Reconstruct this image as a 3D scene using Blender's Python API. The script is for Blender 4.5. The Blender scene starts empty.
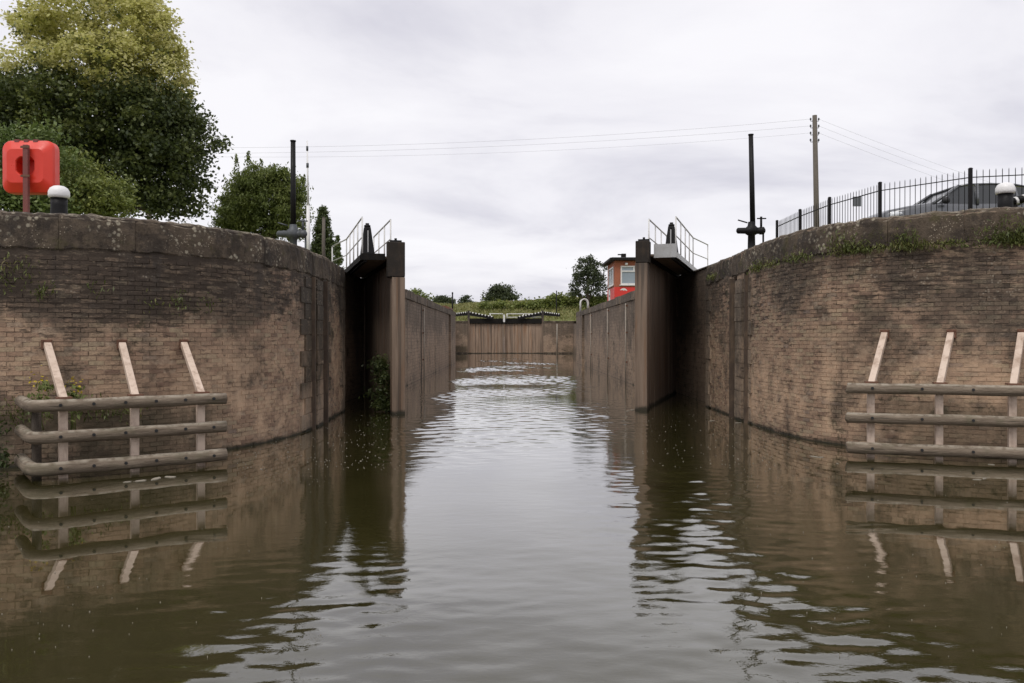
import bpy, bmesh, math, random
import numpy as np
from mathutils import Vector, Matrix

random.seed(7)
S = bpy.context.scene
COL = S.collection
R = math.radians

# ------------------------------------------------------------------ camera
F_PX, VPX, VPY, EYE = 830.0, 510.0, 337.0, 2.0
cam_d = bpy.data.cameras.new('camera')
cam = bpy.data.objects.new('camera', cam_d)
COL.objects.link(cam)
cam_d.sensor_width = 36.0
cam_d.lens = 36.0 * F_PX / 1024.0
cam_d.clip_start = 0.1
cam_d.clip_end = 6000
cam.location = (0, 0, EYE)
cam.rotation_euler = (R(90) - math.atan((341.5 - VPY) / F_PX), 0, -math.atan((512 - VPX) / F_PX))
S.camera = cam

# ------------------------------------------------------------------ world, sun, exposure
SUN_EL, SUN_AZ = 58.0, 205.0            # high veiled sun, behind and to the left of the boat
W = bpy.data.worlds.new('World')
S.world = W
W.use_nodes = True
wt = W.node_tree
wt.nodes.clear()
def wn(t, **k):
    n = wt.nodes.new(t)
    for a, b in k.items():
        setattr(n, a, b)
    return n
w_out = wn('ShaderNodeOutputWorld')
w_bg = wn('ShaderNodeBackground')
w_bg.inputs['Strength'].default_value = 0.10
w_sky = wn('ShaderNodeTexSky', sky_type='NISHITA', sun_disc=False)
w_sky.sun_elevation = R(SUN_EL)
w_sky.sun_rotation = R(SUN_AZ)
w_tc = wn('ShaderNodeTexCoord')
w_sep = wn('ShaderNodeSeparateXYZ')
wt.links.new(w_tc.outputs['Generated'], w_sep.inputs[0])
w_z = wn('ShaderNodeMath', operation='MAXIMUM'); w_z.inputs[1].default_value = 0.0
wt.links.new(w_sep.outputs['Z'], w_z.inputs[0])
w_z2 = wn('ShaderNodeMath', operation='ADD'); w_z2.inputs[1].default_value = 0.22
wt.links.new(w_z.outputs[0], w_z2.inputs[0])
w_dx = wn('ShaderNodeMath', operation='DIVIDE'); w_dy = wn('ShaderNodeMath', operation='DIVIDE')
wt.links.new(w_sep.outputs['X'], w_dx.inputs[0]); wt.links.new(w_z2.outputs[0], w_dx.inputs[1])
wt.links.new(w_sep.outputs['Y'], w_dy.inputs[0]); wt.links.new(w_z2.outputs[0], w_dy.inputs[1])
w_cx = wn('ShaderNodeCombineXYZ')
wt.links.new(w_dx.outputs[0], w_cx.inputs[0]); wt.links.new(w_dy.outputs[0], w_cx.inputs[1])
w_n1 = wn('ShaderNodeTexNoise'); w_n1.inputs['Scale'].default_value = 1.15
w_n1.inputs['Detail'].default_value = 7; w_n1.inputs['Roughness'].default_value = 0.55
w_n1.inputs['Distortion'].default_value = 0.35
w_mp = wn('ShaderNodeMapping'); w_mp.inputs['Location'].default_value = (3.7, 1.3, 0)
w_mp.inputs['Scale'].default_value = (0.8, 1.15, 1)
wt.links.new(w_cx.outputs[0], w_mp.inputs[0]); wt.links.new(w_mp.outputs[0], w_n1.inputs['Vector'])
w_cr = wn('ShaderNodeValToRGB')
w_cr.color_ramp.elements[0].position = 0.32; w_cr.color_ramp.elements[0].color = (0.69, 0.68, 0.76, 1)
w_cr.color_ramp.elements[1].position = 0.60; w_cr.color_ramp.elements[1].color = (1.0, 0.985, 1.02, 1)
e = w_cr.color_ramp.elements.new(0.48); e.color = (0.915, 0.90, 0.95, 1)
wt.links.new(w_n1.outputs[0], w_cr.inputs[0])
w_sc = wn('ShaderNodeVectorMath', operation='SCALE'); w_sc.inputs['Scale'].default_value = 10.0
wt.links.new(w_cr.outputs[0], w_sc.inputs[0])
w_mix = wn('ShaderNodeMix', data_type='RGBA'); w_mix.inputs['Factor'].default_value = 0.95
wt.links.new(w_sky.outputs[0], w_mix.inputs['A']); wt.links.new(w_sc.outputs[0], w_mix.inputs['B'])
wt.links.new(w_mix.outputs['Result'], w_bg.inputs['Color'])
wt.links.new(w_bg.outputs[0], w_out.inputs['Surface'])

sun_d = bpy.data.lights.new('sun', 'SUN')
sun_d.energy = 1.5
sun_d.angle = R(25)
sun_d.color = (1.0, 0.955, 0.89)
sun = bpy.data.objects.new('sun', sun_d)
COL.objects.link(sun)
az = R(SUN_AZ)
sdir = Vector((math.sin(az) * math.cos(R(SUN_EL)), math.cos(az) * math.cos(R(SUN_EL)), math.sin(R(SUN_EL))))
sun.rotation_euler = sdir.to_track_quat('Z', 'Y').to_euler()

S.render.engine = 'CYCLES'
S.view_settings.view_transform = 'Standard'
S.view_settings.look = 'None'
S.view_settings.exposure = 0.0
S.view_settings.gamma = 1.0
S.view_settings.use_curve_mapping = False
S.cycles.max_bounces = 6
S.cycles.use_denoising = True

# ------------------------------------------------------------------ helpers
def at(px, py, d):
    """point of the place at depth d that the photograph shows at (px, py)"""
    return Vector(((px - VPX) / F_PX * d, d, EYE + (VPY - py) / F_PX * d))

def tag(o, label=None, cat=None, group=None, kind=None):
    if label: o['label'] = label
    if cat: o['category'] = cat
    if group: o['group'] = group
    if kind: o['kind'] = kind
    return o

def empty(name, loc, label=None, cat=None, group=None):
    o = bpy.data.objects.new(name, None)
    o.empty_display_size = 0.2
    o.location = loc
    COL.objects.link(o)
    return tag(o, label, cat, group)

def wloc(o):
    p = Vector((0, 0, 0))
    while o is not None:
        p = p + Vector(o.location)
        o = o.parent
    return p

def link(name, me, mat, parent=None, loc=(0, 0, 0), rz=0.0):
    o = bpy.data.objects.new(name, me)
    if mat is not None and len(me.materials) == 0:
        me.materials.append(mat)
    o.location = loc
    o.rotation_euler = (0, 0, rz)
    COL.objects.link(o)
    if parent is not None:
        o.parent = parent
    return o

class MB:
    """collects shapes in world coordinates, then links them as ONE mesh object"""
    def __init__(s): s.v, s.f, s.sm = [], [], []
    def add(s, vs, fs, smooth=False):
        k = len(s.v); s.v += [tuple(p) for p in vs]
        s.f += [tuple(i + k for i in f) for f in fs]; s.sm += [smooth] * len(fs)
        return s
    def box(s, c, size, rz=0.0, rx=0.0, ry=0.0):
        m = Matrix.Translation(Vector(c)) @ Matrix.Rotation(rz, 4, 'Z') @ Matrix.Rotation(ry, 4, 'Y') @ Matrix.Rotation(rx, 4, 'X')
        hx, hy, hz = size[0] / 2, size[1] / 2, size[2] / 2
        vs = [m @ Vector((x, y, z)) for x, y, z in ((-hx,-hy,-hz),(hx,-hy,-hz),(hx,hy,-hz),(-hx,hy,-hz),(-hx,-hy,hz),(hx,-hy,hz),(hx,hy,hz),(-hx,hy,hz))]
        return s.add(vs, [(0,3,2,1),(4,5,6,7),(0,1,5,4),(1,2,6,5),(2,3,7,6),(3,0,4,7)])
    def lim(s, x0, x1, y0, y1, z0, z1):
        return s.box(((x0+x1)/2, (y0+y1)/2, (z0+z1)/2), (abs(x1-x0), abs(y1-y0), abs(z1-z0)))
    def frustum(s, c0, s0, c1, s1, rz=0.0):
        """box tapering from size s0 (x, y) at c0 to s1 at c1"""
        vs = []
        for c, q in ((c0, s0), (c1, s1)):
            for sx, sy in ((-1,-1),(1,-1),(1,1),(-1,1)):
                x, y = sx*q[0]/2, sy*q[1]/2
                vs.append((c[0]+x*math.cos(rz)-y*math.sin(rz), c[1]+x*math.sin(rz)+y*math.cos(rz), c[2]))
        return s.add(vs, [(0,3,2,1),(4,5,6,7),(0,1,5,4),(1,2,6,5),(2,3,7,6),(3,0,4,7)])
    def path(s, pts, r, n=8, caps=True, smooth=True):
        pts = [Vector(p) for p in pts]
        rs = r if isinstance(r, (list, tuple)) else [r] * len(pts)
        vs, fs = [], []
        up0 = None
        for i, p in enumerate(pts):
            a = pts[max(i-1, 0)]; b = pts[min(i+1, len(pts)-1)]
            t = (b - a).normalized()
            if up0 is None:
                up0 = Vector((0,0,1)) if abs(t.z) < 0.9 else Vector((0,1,0))
            u = t.cross(up0)
            if u.length < 1e-5: u = t.cross(Vector((1,0,0)))
            u.normalize(); w = u.cross(t).normalized(); up0 = w
            for k in range(n):
                q = 2*math.pi*k/n
                vs.append(p + (u*math.cos(q) + w*math.sin(q)) * rs[i])
        for i in range(len(pts)-1):
            for k in range(n):
                fs.append((i*n+k, i*n+(k+1)%n, (i+1)*n+(k+1)%n, (i+1)*n+k))
        s.add(vs, fs, smooth)
        if caps:
            k0 = len(s.v) - len(vs)
            s.f.append(tuple(k0+k for k in reversed(range(n)))); s.sm.append(False)
            s.f.append(tuple(k0+(len(pts)-1)*n+k for k in range(n))); s.sm.append(False)
        return s
    def lathe(s, c, prof, n=20, axis='Z', smooth=True):
        vs, fs = [], []
        for r, z in prof:
            for k in range(n):
                q = 2*math.pi*k/n
                if axis == 'Z': vs.append((c[0]+r*math.cos(q), c[1]+r*math.sin(q), c[2]+z))
                elif axis == 'X': vs.append((c[0]+z, c[1]+r*math.cos(q), c[2]+r*math.sin(q)))
                else: vs.append((c[0]+r*math.sin(q), c[1]+z, c[2]+r*math.cos(q)))
        for i in range(len(prof)-1):
            for k in range(n):
                fs.append((i*n+k, i*n+(k+1)%n, (i+1)*n+(k+1)%n, (i+1)*n+k))
        fs.append(tuple(reversed(range(n)))); fs.append(tuple((len(prof)-1)*n+k for k in range(n)))
        return s.add(vs, fs, smooth)
    def prism(s, pts, z0, z1):
        """plan polygon raised from z0 to z1"""
        n = len(pts)
        vs = [(p[0], p[1], z0) for p in pts] + [(p[0], p[1], z1) for p in pts]
        fs = [tuple(reversed(range(n))), tuple(range(n, 2*n))] + [(i, (i+1)%n, n+(i+1)%n, n+i) for i in range(n)]
        return s.add(vs, fs)
    def xprism(s, pts, y0, y1):
        """polygon in x,z pushed from y0 to y1"""
        n = len(pts)
        vs = [(p[0], y0, p[1]) for p in pts] + [(p[0], y1, p[1]) for p in pts]
        fs = [tuple(range(n)), tuple(reversed(range(n, 2*n)))] + [(i, n+i, n+(i+1)%n, (i+1)%n) for i in range(n)]
        return s.add(vs, fs)
    def build(s, name, mat, parent=None, bevel=0.0):
        o3 = wloc(parent) if parent is not None else Vector((0,0,0))
        me = bpy.data.meshes.new(name)
        me.from_pydata([(x-o3.x, y-o3.y, z-o3.z) for x, y, z in s.v], [], s.f)
        me.polygons.foreach_set('use_smooth', s.sm)
        bm = bmesh.new(); bm.from_mesh(me); bmesh.ops.recalc_face_normals(bm, faces=bm.faces)
        if bevel > 0:
            bmesh.ops.bevel(bm, geom=bm.edges[:], offset=bevel, segments=2, affect='EDGES', profile=0.5, clamp_overlap=True)
        bm.to_mesh(me); bm.free()
        me.update()
        return link(name, me, mat, parent)

# ------------------------------------------------------------------ materials
MATS = {}
class NT:
    def __init__(s, name):
        s.m = bpy.data.materials.new(name); s.m.use_nodes = True
        s.t = s.m.node_tree; s.t.nodes.clear()
        s.out = s.n('ShaderNodeOutputMaterial')
        MATS[name] = s.m
        g = s.n('ShaderNodeNewGeometry'); s.pos = g.outputs['Position']; s.isl = g.outputs['Random Per Island']; s.nor = g.outputs['Normal']
        sp = s.n('ShaderNodeSeparateXYZ'); s.l(s.pos, sp.inputs[0]); s.x, s.y, s.z = sp.outputs
    def n(s, t, **k):
        q = s.t.nodes.new(t)
        for a, b in k.items(): setattr(q, a, b)
        return q
    def l(s, a, b):
        if isinstance(a, (int, float)): b.default_value = a
        elif isinstance(a, (tuple, list)): b.default_value = tuple(a) if len(a) != 3 or b.type != 'RGBA' else (*a, 1)
        else: s.t.links.new(a, b)
    def math(s, op, a, b=0.0, c=None, clamp=False):
        q = s.n('ShaderNodeMath', operation=op, use_clamp=clamp); s.l(a, q.inputs[0]); s.l(b, q.inputs[1])
        if c is not None: s.l(c, q.inputs[2])
        return q.outputs[0]
    def ramp(s, v, lo, hi, a=0.0, b=1.0):
        q = s.n('ShaderNodeMapRange', interpolation_type='SMOOTHSTEP'); s.l(v, q.inputs[0])
        q.inputs[1].default_value = lo; q.inputs[2].default_value = hi; q.inputs[3].default_value = a; q.inputs[4].default_value = b
        return q.outputs[0]
    def vec(s, sc, off=(0,0,0), src=None):
        q = s.n('ShaderNodeMapping'); s.l(src if src is not None else s.pos, q.inputs[0]); q.inputs['Scale'].default_value = sc; q.inputs['Location'].default_value = off
        return q.outputs[0]
    def noise(s, v, scale=1.0, detail=4, rough=0.55, dist=0.0):
        q = s.n('ShaderNodeTexNoise'); s.l(v, q.inputs['Vector']); q.inputs['Scale'].default_value = scale
        q.inputs['Detail'].default_value = detail; q.inputs['Roughness'].default_value = rough; q.inputs['Distortion'].default_value = dist
        return q.outputs[0]
    def mix(s, f, a, b, blend='MIX'):
        q = s.n('ShaderNodeMix', data_type='RGBA', blend_type=blend); s.l(f, q.inputs['Factor']); s.l(a, q.inputs['A']); s.l(b, q.inputs['B'])
        return q.outputs['Result']
    def cramp(s, v, stops):
        q = s.n('ShaderNodeValToRGB'); s.l(v, q.inputs[0]); cr = q.color_ramp
        cr.elements[0].position = stops[0][0]; cr.elements[0].color = (*stops[0][1], 1)
        cr.elements[1].position = stops[-1][0]; cr.elements[1].color = (*stops[-1][1], 1)
        for p, c in stops[1:-1]:
            e = cr.elements.new(p); e.color = (*c, 1)
        return q.outputs[0]
    def bump(s, h, dist=0.01, strength=1.0):
        q = s.n('ShaderNodeBump'); s.l(h, q.inputs['Height']); q.inputs['Distance'].default_value = dist; q.inputs['Strength'].default_value = strength
        return q.outputs[0]
    def end(s, color, rough=0.8, metal=0.0, normal=None, **kw):
        p = s.n('ShaderNodeBsdfPrincipled'); s.l(color, p.inputs['Base Color']); s.l(rough, p.inputs['Roughness']); s.l(metal, p.inputs['Metallic'])
        if normal is not None: s.l(normal, p.inputs['Normal'])
        for k, v in kw.items(): s.l(v, p.inputs[k.replace('_', ' ')])
        s.t.links.new(p.outputs[0], s.out.inputs['Surface'])
        s.p = p
        return s.m
    def objrand(s):
        return s.n('ShaderNodeObjectInfo').outputs['Random']

def weather(m, c, top=3.3, lime=0.85, dark=1.0, slime=1.0, grime_left=True):
    """stains of old canal masonry: soot and damp in patches, runs from the coping, lime bloom low down, slime at the waterline; also painted crevice shade and a darker tone low behind the fenders"""
    n1 = m.noise(m.vec((0.9, 0.9, 0.9)), 0.7, 8, 0.72)
    up = m.ramp(m.z, 1.3, top)
    if grime_left:
        lf = m.math('MULTIPLY', m.ramp(m.x, -4.0, -5.2), m.ramp(m.z, 2.1, 2.7))
        up = m.math('ADD', m.math('MULTIPLY', up, 0.62), m.math('MULTIPLY', lf, 0.95))
    d = m.ramp(m.math('ADD', n1, m.math('MULTIPLY', up, 0.17)), 0.50, 0.66)
    c = m.mix(m.math('MULTIPLY', d, 0.74*dark), c, (0.052, 0.042, 0.031))
    st = m.ramp(m.noise(m.vec((1.9, 1.9, 0.11)), 1.0, 7, 0.72, 0.4), 0.47, 0.64)
    c = m.mix(m.math('MULTIPLY', m.math('MULTIPLY', st, up), 0.62*dark), c, (0.055, 0.044, 0.036))
    vs = m.n('ShaderNodeTexVoronoi'); m.l(m.pos, vs.inputs['Vector']); vs.inputs['Scale'].default_value = 17
    lc = m.math('MULTIPLY', m.ramp(vs.outputs['Distance'], 0.36, 0.2), m.math('MULTIPLY', m.ramp(m.noise(m.vec((1, 1, 1), (9, 1, 3)), 1.6, 4, 0.65), 0.50, 0.60), m.ramp(m.z, 2.2, 3.0)))
    c = m.mix(m.math('MULTIPLY', lc, 0.6), c, (0.36, 0.31, 0.24))
    mo = m.noise(m.vec((1, 1, 1.6), (1, 8, 2)), 5.5, 7, 0.8)
    c = m.mix(m.ramp(mo, 0.50, 0.66, 0, 0.55), c, (0.075, 0.055, 0.04))
    c = m.mix(m.ramp(mo, 0.46, 0.34, 0, 0.35), c, (0.40, 0.30, 0.21))
    pt = m.noise(m.vec((1, 1, 1), (3, 6, 1)), 0.8, 4, 0.6)
    bo = m.math('MULTIPLY', up, 0.10) if grime_left else 0.0
    da = m.noise(m.vec((2.6, 2.6, 13), (0, 0, 3)), 1.0, 6, 0.75)
    da = m.ramp(m.math('ADD', da, m.math('ADD', m.math('MULTIPLY', m.math('SUBTRACT', pt, 0.5), 0.35), bo)), 0.57, 0.64)
    c = m.mix(m.math('MULTIPLY', da, 0.8), c, (0.04, 0.028, 0.02))  # dark dashes: joint grime and the shade of open crevices painted in
    pa = m.ramp(m.noise(m.vec((2.2, 2.2, 15), (5, 0, 9)), 1.0, 6, 0.75), 0.60, 0.68)
    c = m.mix(m.math('MULTIPLY', pa, 0.55), c, (0.45, 0.335, 0.23))
    n2 = m.noise(m.vec((1, 1, 0.8), (7, 3, 1)), 1.7, 6, 0.7)
    lo = m.math('MULTIPLY', m.ramp(m.z, 2.5, 0.9), m.ramp(m.z, 0.02, 0.35))
    lo = m.math('MULTIPLY', lo, m.ramp(m.x, -6.2, -4.9, 0.22, 1.0))
    c = m.mix(m.math('MULTIPLY', m.math('MULTIPLY', m.ramp(n2, 0.40, 0.66), lo), lime), c, (0.60, 0.415, 0.275))
    n4 = m.noise(m.vec((1, 1, 1), (2, 9, 4)), 0.9, 7, 0.75)
    c = m.mix(m.math('MULTIPLY', m.ramp(n4, 0.585, 0.66), 0.8), c, (0.055, 0.046, 0.026))
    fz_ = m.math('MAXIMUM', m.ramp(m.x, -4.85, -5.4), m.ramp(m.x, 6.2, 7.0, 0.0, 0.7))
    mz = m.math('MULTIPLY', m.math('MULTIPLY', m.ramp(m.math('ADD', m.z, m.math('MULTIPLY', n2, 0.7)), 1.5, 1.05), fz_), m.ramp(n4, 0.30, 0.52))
    c = m.mix(m.math('MULTIPLY', mz, 0.8), c, (0.07, 0.056, 0.034))  # darker tone low on the wall behind the fenders
    n3 = m.noise(m.vec((1, 1, 0.5)), 2.4, 4, 0.6)
    wl = m.ramp(m.math('SUBTRACT', m.z, m.math('MULTIPLY', n3, 0.13*slime)), 0.03*slime, -0.06)
    c = m.mix(m.math('MULTIPLY', wl, 0.93), c, (0.016, 0.017, 0.009))
    return c

def m_brick():
    m = NT('brick')
    rv = m.math('FRACT', m.math('ADD', m.math('MULTIPLY', m.isl, 1.0), m.math('MULTIPLY', m.objrand(), 5.37)))
    c = m.cramp(rv, [(0, (0.19, 0.112, 0.078)), (0.15, (0.33, 0.21, 0.14)), (0.45, (0.41, 0.268, 0.177)), (0.75, (0.46, 0.32, 0.21)), (0.92, (0.41, 0.32, 0.205)), (1, (0.25, 0.18, 0.145))])
    f = m.noise(m.pos, 26, 4, 0.7)
    c = m.mix(m.ramp(f, 0.3, 0.75, 0.0, 0.42), c, (0.14, 0.10, 0.075))
    f = m.noise(m.vec((1.0, 1.0, 3.0)), 3.0, 7, 0.75)
    c = m.mix(m.ramp(f, 0.42, 0.66, 0.0, 0.5), c, (0.38, 0.265, 0.175))
    f = m.noise(m.vec((1.0, 1.0, 2.2), (5, 5, 5)), 2.2, 7, 0.75)
    c = m.mix(m.ramp(f, 0.52, 0.72, 0.0, 0.65), c, (0.105, 0.08, 0.06))
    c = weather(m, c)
    return m.end(c, 0.9, normal=m.bump(m.noise(m.pos, 42, 4, 0.7), 0.006))
def m_mortar():
    m = NT('mortar')
    c = m.cramp(m.noise(m.pos, 6, 6, 0.7), [(0.28, (0.10, 0.068, 0.046)), (0.45, (0.27, 0.185, 0.128)), (0.68, (0.46, 0.35, 0.25))])
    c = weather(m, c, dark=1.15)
    return m.end(c, 0.95, normal=m.bump(m.noise(m.pos, 30, 3, 0.7), 0.008))
def m_coping():
    m = NT('coping_concrete')
    c = m.cramp(m.noise(m.pos, 3.8, 8, 0.8), [(0.3, (0.045, 0.034, 0.026)), (0.45, (0.105, 0.08, 0.06)), (0.58, (0.17, 0.132, 0.098)), (0.75, (0.32, 0.25, 0.185))])
    st = m.ramp(m.noise(m.vec((5, 5, 0.25)), 1.0, 4, 0.6), 0.45, 0.7)
    c = m.mix(m.math('MULTIPLY', st, 0.45), c, (0.05, 0.042, 0.03))
    br = m.math('FRACT', m.math('ADD', m.objrand(), m.isl))
    c = m.mix(m.ramp(br, 0.0, 1.0, 0.0, 0.35), c, (0.16, 0.12, 0.085))
    vo = m.n('ShaderNodeTexVoronoi'); m.l(m.pos, vo.inputs['Vector']); vo.inputs['Scale'].default_value = 11
    patch = m.ramp(m.noise(m.pos, 1.1, 3, 0.6), 0.42, 0.62)
    sp = m.math('MULTIPLY', m.ramp(vo.outputs['Distance'], 0.42, 0.22), m.ramp(m.math('MULTIPLY', patch, m.noise(m.pos, 7, 3)), 0.26, 0.38))
    c = m.mix(m.math('MULTIPLY', sp, 0.8), c, (0.60, 0.55, 0.44))
    vo2 = m.n('ShaderNodeTexVoronoi'); m.l(m.pos, vo2.inputs['Vector']); vo2.inputs['Scale'].default_value = 26
    sp2 = m.math('MULTIPLY', m.ramp(vo2.outputs['Distance'], 0.30, 0.2), m.ramp(m.noise(m.vec((1, 1, 1), (2, 0, 0)), 2.4, 3), 0.5, 0.6))
    c = m.mix(m.math('MULTIPLY', sp2, 0.75), c, (0.56, 0.49, 0.39))
    dk = m.ramp(m.noise(m.vec((1, 1, 1), (6, 2, 0)), 1.5, 7, 0.78), 0.47, 0.58)
    c = m.mix(m.math('MULTIPLY', dk, 0.75), c, (0.04, 0.031, 0.026))
    ns = m.n('ShaderNodeSeparateXYZ'); m.l(m.nor, ns.inputs[0])
    topl = m.math('MULTIPLY', m.ramp(ns.outputs[2], 0.3, 0.8), m.ramp(m.noise(m.pos, 4, 6, 0.8), 0.46, 0.58))
    c = m.mix(m.math('MULTIPLY', topl, 0.7), c, (0.42, 0.37, 0.30))
    ms = m.ramp(m.noise(m.vec((1, 1, 1), (4, 4, 0)), 1.9, 5, 0.7), 0.56, 0.68)
    c = m.mix(m.math('MULTIPLY', ms, 0.55), c, (0.085, 0.08, 0.025))
    c = m.mix(1.0, c, (0.74, 0.72, 0.68), 'MULTIPLY')
    return m.end(c, 0.95, normal=m.bump(m.noise(m.pos, 16, 6, 0.75), 0.03))
def m_quoin(name='quoin_stone', rust=0.55):
    m = NT(name)
    c = m.cramp(m.noise(m.vec((3, 3, 0.7)), 1.5, 7, 0.7), [(0.25, (0.17, 0.13, 0.095)), (0.5, (0.28, 0.21, 0.15)), (0.75, (0.36, 0.28, 0.20))])
    rs = m.ramp(m.noise(m.vec((6, 6, 0.3), (1, 2, 3)), 1.0, 4, 0.6), 0.5, 0.7)
    c = m.mix(m.math('MULTIPLY', rs, rust), c, (0.12, 0.062, 0.028))
    if rust > 0.7:  # heavy rust and slime runs
        bl = m.ramp(m.noise(m.vec((2.2, 2.2, 0.8), (3, 3, 3)), 1.3, 6, 0.75), 0.28, 0.44)
        c = m.mix(m.math('MULTIPLY', m.math('MULTIPLY', bl, m.ramp(m.z, 0.3, 1.2)), 0.92), c, (0.038, 0.027, 0.014))
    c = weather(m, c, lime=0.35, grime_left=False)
    return m.end(c, 0.92, normal=m.bump(m.noise(m.pos, 14, 6, 0.7), 0.015))
def m_chamber():
    m = NT('chamber_brickwork')
    cx = m.n('ShaderNodeCombineXYZ'); m.l(m.math('ADD', m.x, m.y), cx.inputs[0]); m.l(m.z, cx.inputs[1])
    bt = m.n('ShaderNodeTexBrick'); m.l(cx.outputs[0], bt.inputs['Vector']); bt.inputs['Scale'].default_value = 1.0
    bt.inputs['Brick Width'].default_value = 0.45; bt.inputs['Row Height'].default_value = 0.15; bt.inputs['Mortar Size'].default_value = 0.016
    bt.inputs['Color1'].default_value = (0.29, 0.205, 0.148, 1); bt.inputs['Color2'].default_value = (0.42, 0.305, 0.22, 1); bt.inputs['Mortar'].default_value = (0.25, 0.185, 0.135, 1)
    c = m.mix(m.ramp(m.noise(m.pos, 1.2, 7, 0.72), 0.3, 0.7, 0.1, 0.6), bt.outputs['Color'], (0.26, 0.188, 0.135))
    sk = m.ramp(m.noise(m.vec((1.6, 1.6, 0.06)), 1.0, 4, 0.65), 0.5, 0.66)
    c = m.mix(m.math('MULTIPLY', sk, 0.3), c, (0.32, 0.25, 0.18))
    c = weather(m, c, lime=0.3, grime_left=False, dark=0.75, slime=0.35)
    return m.end(c, 0.95, normal=m.bump(bt.outputs['Fac'], 0.01, 0.6))
def m_timber(name, tar_z=None, gain=1.0):
    m = NT(name)
    c = m.cramp(m.noise(m.vec((9, 9, 0.5)), 1.0, 6, 0.7), [(0.25, (0.13, 0.092, 0.066)), (0.5, (0.22, 0.158, 0.114)), (0.8, (0.31, 0.23, 0.17))])
    pr = m.math('FRACT', m.math('ADD', m.objrand(), m.isl))
    c = m.mix(m.ramp(pr, 0, 1, 0.0, 0.35), c, (0.16, 0.12, 0.09))
    rs = m.ramp(m.noise(m.vec((4, 4, 0.25), (5, 1, 0)), 1.0, 4, 0.6), 0.52, 0.66)
    c = m.mix(m.math('MULTIPLY', rs, 0.5), c, (0.19, 0.092, 0.04))
    dk = m.ramp(m.noise(m.vec((5, 5, 0.12), (8, 8, 2)), 1.0, 4, 0.6), 0.53, 0.64)
    c = m.mix(m.math('MULTIPLY', dk, 0.6), c, (0.045, 0.037, 0.03))
    if gain != 1.0: c = m.mix(1.0, c, (gain, gain*0.98, gain*0.96), 'MULTIPLY')
    if tar_z is not None:
        e = m.math('ADD', m.z, m.math('MULTIPLY', m.noise(m.vec((7, 7, 0.6)), 1.0, 4), 1.6))
        c = m.mix(m.ramp(e, tar_z, tar_z + 1.2, 0, 0.9), c, (0.022, 0.02, 0.019))
    wl = m.ramp(m.math('SUBTRACT', m.z, m.math('MULTIPLY', m.noise(m.pos, 3, 3), 0.18)), 0.05, -0.06)
    c = m.mix(m.math('MULTIPLY', wl, 0.9), c, (0.018, 0.018, 0.01))
    return m.end(c, 0.85, normal=m.bump(m.noise(m.vec((22, 22, 1.2)), 1.0, 4), 0.01))
def m_log():
    m = NT('weathered_log')
    c = m.cramp(m.noise(m.vec((1.1, 1.1, 16)), 1.6, 8, 0.8), [(0.28, (0.055, 0.039, 0.027)), (0.45, (0.15, 0.114, 0.08)), (0.55, (0.21, 0.165, 0.12)), (0.75, (0.38, 0.305, 0.225))])
    ck = m.ramp(m.noise(m.vec((0.7, 0.7, 30), (3, 3, 3)), 1.0, 5, 0.7), 0.60, 0.65)
    c = m.mix(m.math('MULTIPLY', ck, 0.8), c, (0.03, 0.022, 0.016))
    ns = m.n('ShaderNodeSeparateXYZ'); m.l(m.nor, ns.inputs[0])
    gr = m.math('MULTIPLY', m.ramp(ns.outputs[2], 0.45, 0.9), m.ramp(m.noise(m.pos, 9, 4), 0.35, 0.6))  # upward faces paler in patches: light from above painted into the colour
    c = m.mix(m.math('MULTIPLY', gr, 0.6), c, (0.42, 0.375, 0.30))
    al = m.ramp(m.noise(m.pos, 3.2, 4), 0.52, 0.7)
    c = m.mix(m.math('MULTIPLY', al, 0.4), c, (0.09, 0.085, 0.045))
    return m.end(c, 0.85, normal=m.bump(m.noise(m.vec((3, 3, 12)), 4.0, 5, 0.7), 0.012))
def m_plain(name, col, rough=0.6, metal=0.0, var=0.25, dirt=(0.06, 0.05, 0.04), scale=6.0, bump=0.004, **kw):
    m = NT(name)
    f = m.ramp(m.noise(m.pos, scale, 6, 0.68), 0.42, 0.78, 0.0, var)
    c = m.mix(f, col, dirt)
    f2 = m.noise(m.vec((3, 3, 0.5), (3, 1, 7)), scale*0.7, 4, 0.6)
    c = m.mix(m.ramp(f2, 0.5, 0.75, 0, var*0.8), c, dirt)
    return m.end(c, m.ramp(m.noise(m.pos, scale*2, 3), 0.2, 0.8, max(rough-0.1, 0.03), min(rough+0.12, 1)), metal, normal=m.bump(m.noise(m.pos, scale*6, 4), bump) if bump else None, **kw)
def m_leaf(name, cols, trans=0.28, patch=None, clump=1.3):
    m = NT(name)
    cl = m.ramp(m.noise(m.pos, clump, 3, 0.6), 0.3, 0.7)
    c = m.cramp(m.math('ADD', m.math('MULTIPLY', m.isl, 0.5), m.math('MULTIPLY', cl, 0.5)), [(i/(len(cols)-1), q) for i, q in enumerate(cols)])
    if patch:
        c = m.mix(m.ramp(m.noise(m.pos, patch[0], 3, 0.6), 0.45, 0.6, 0, 0.75), c, patch[1])
    p = m.n('ShaderNodeBsdfPrincipled'); m.l(c, p.inputs['Base Color']); p.inputs['Roughness'].default_value = 0.55
    t = m.n('ShaderNodeBsdfTranslucent'); m.l(c, t.inputs['Color'])
    x = m.n('ShaderNodeMixShader'); x.inputs[0].default_value = trans
    m.l(p.outputs[0], x.inputs[1]); m.l(t.outputs[0], x.inputs[2]); m.l(x.outputs[0], m.out.inputs['Surface'])
    return m.m
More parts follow.
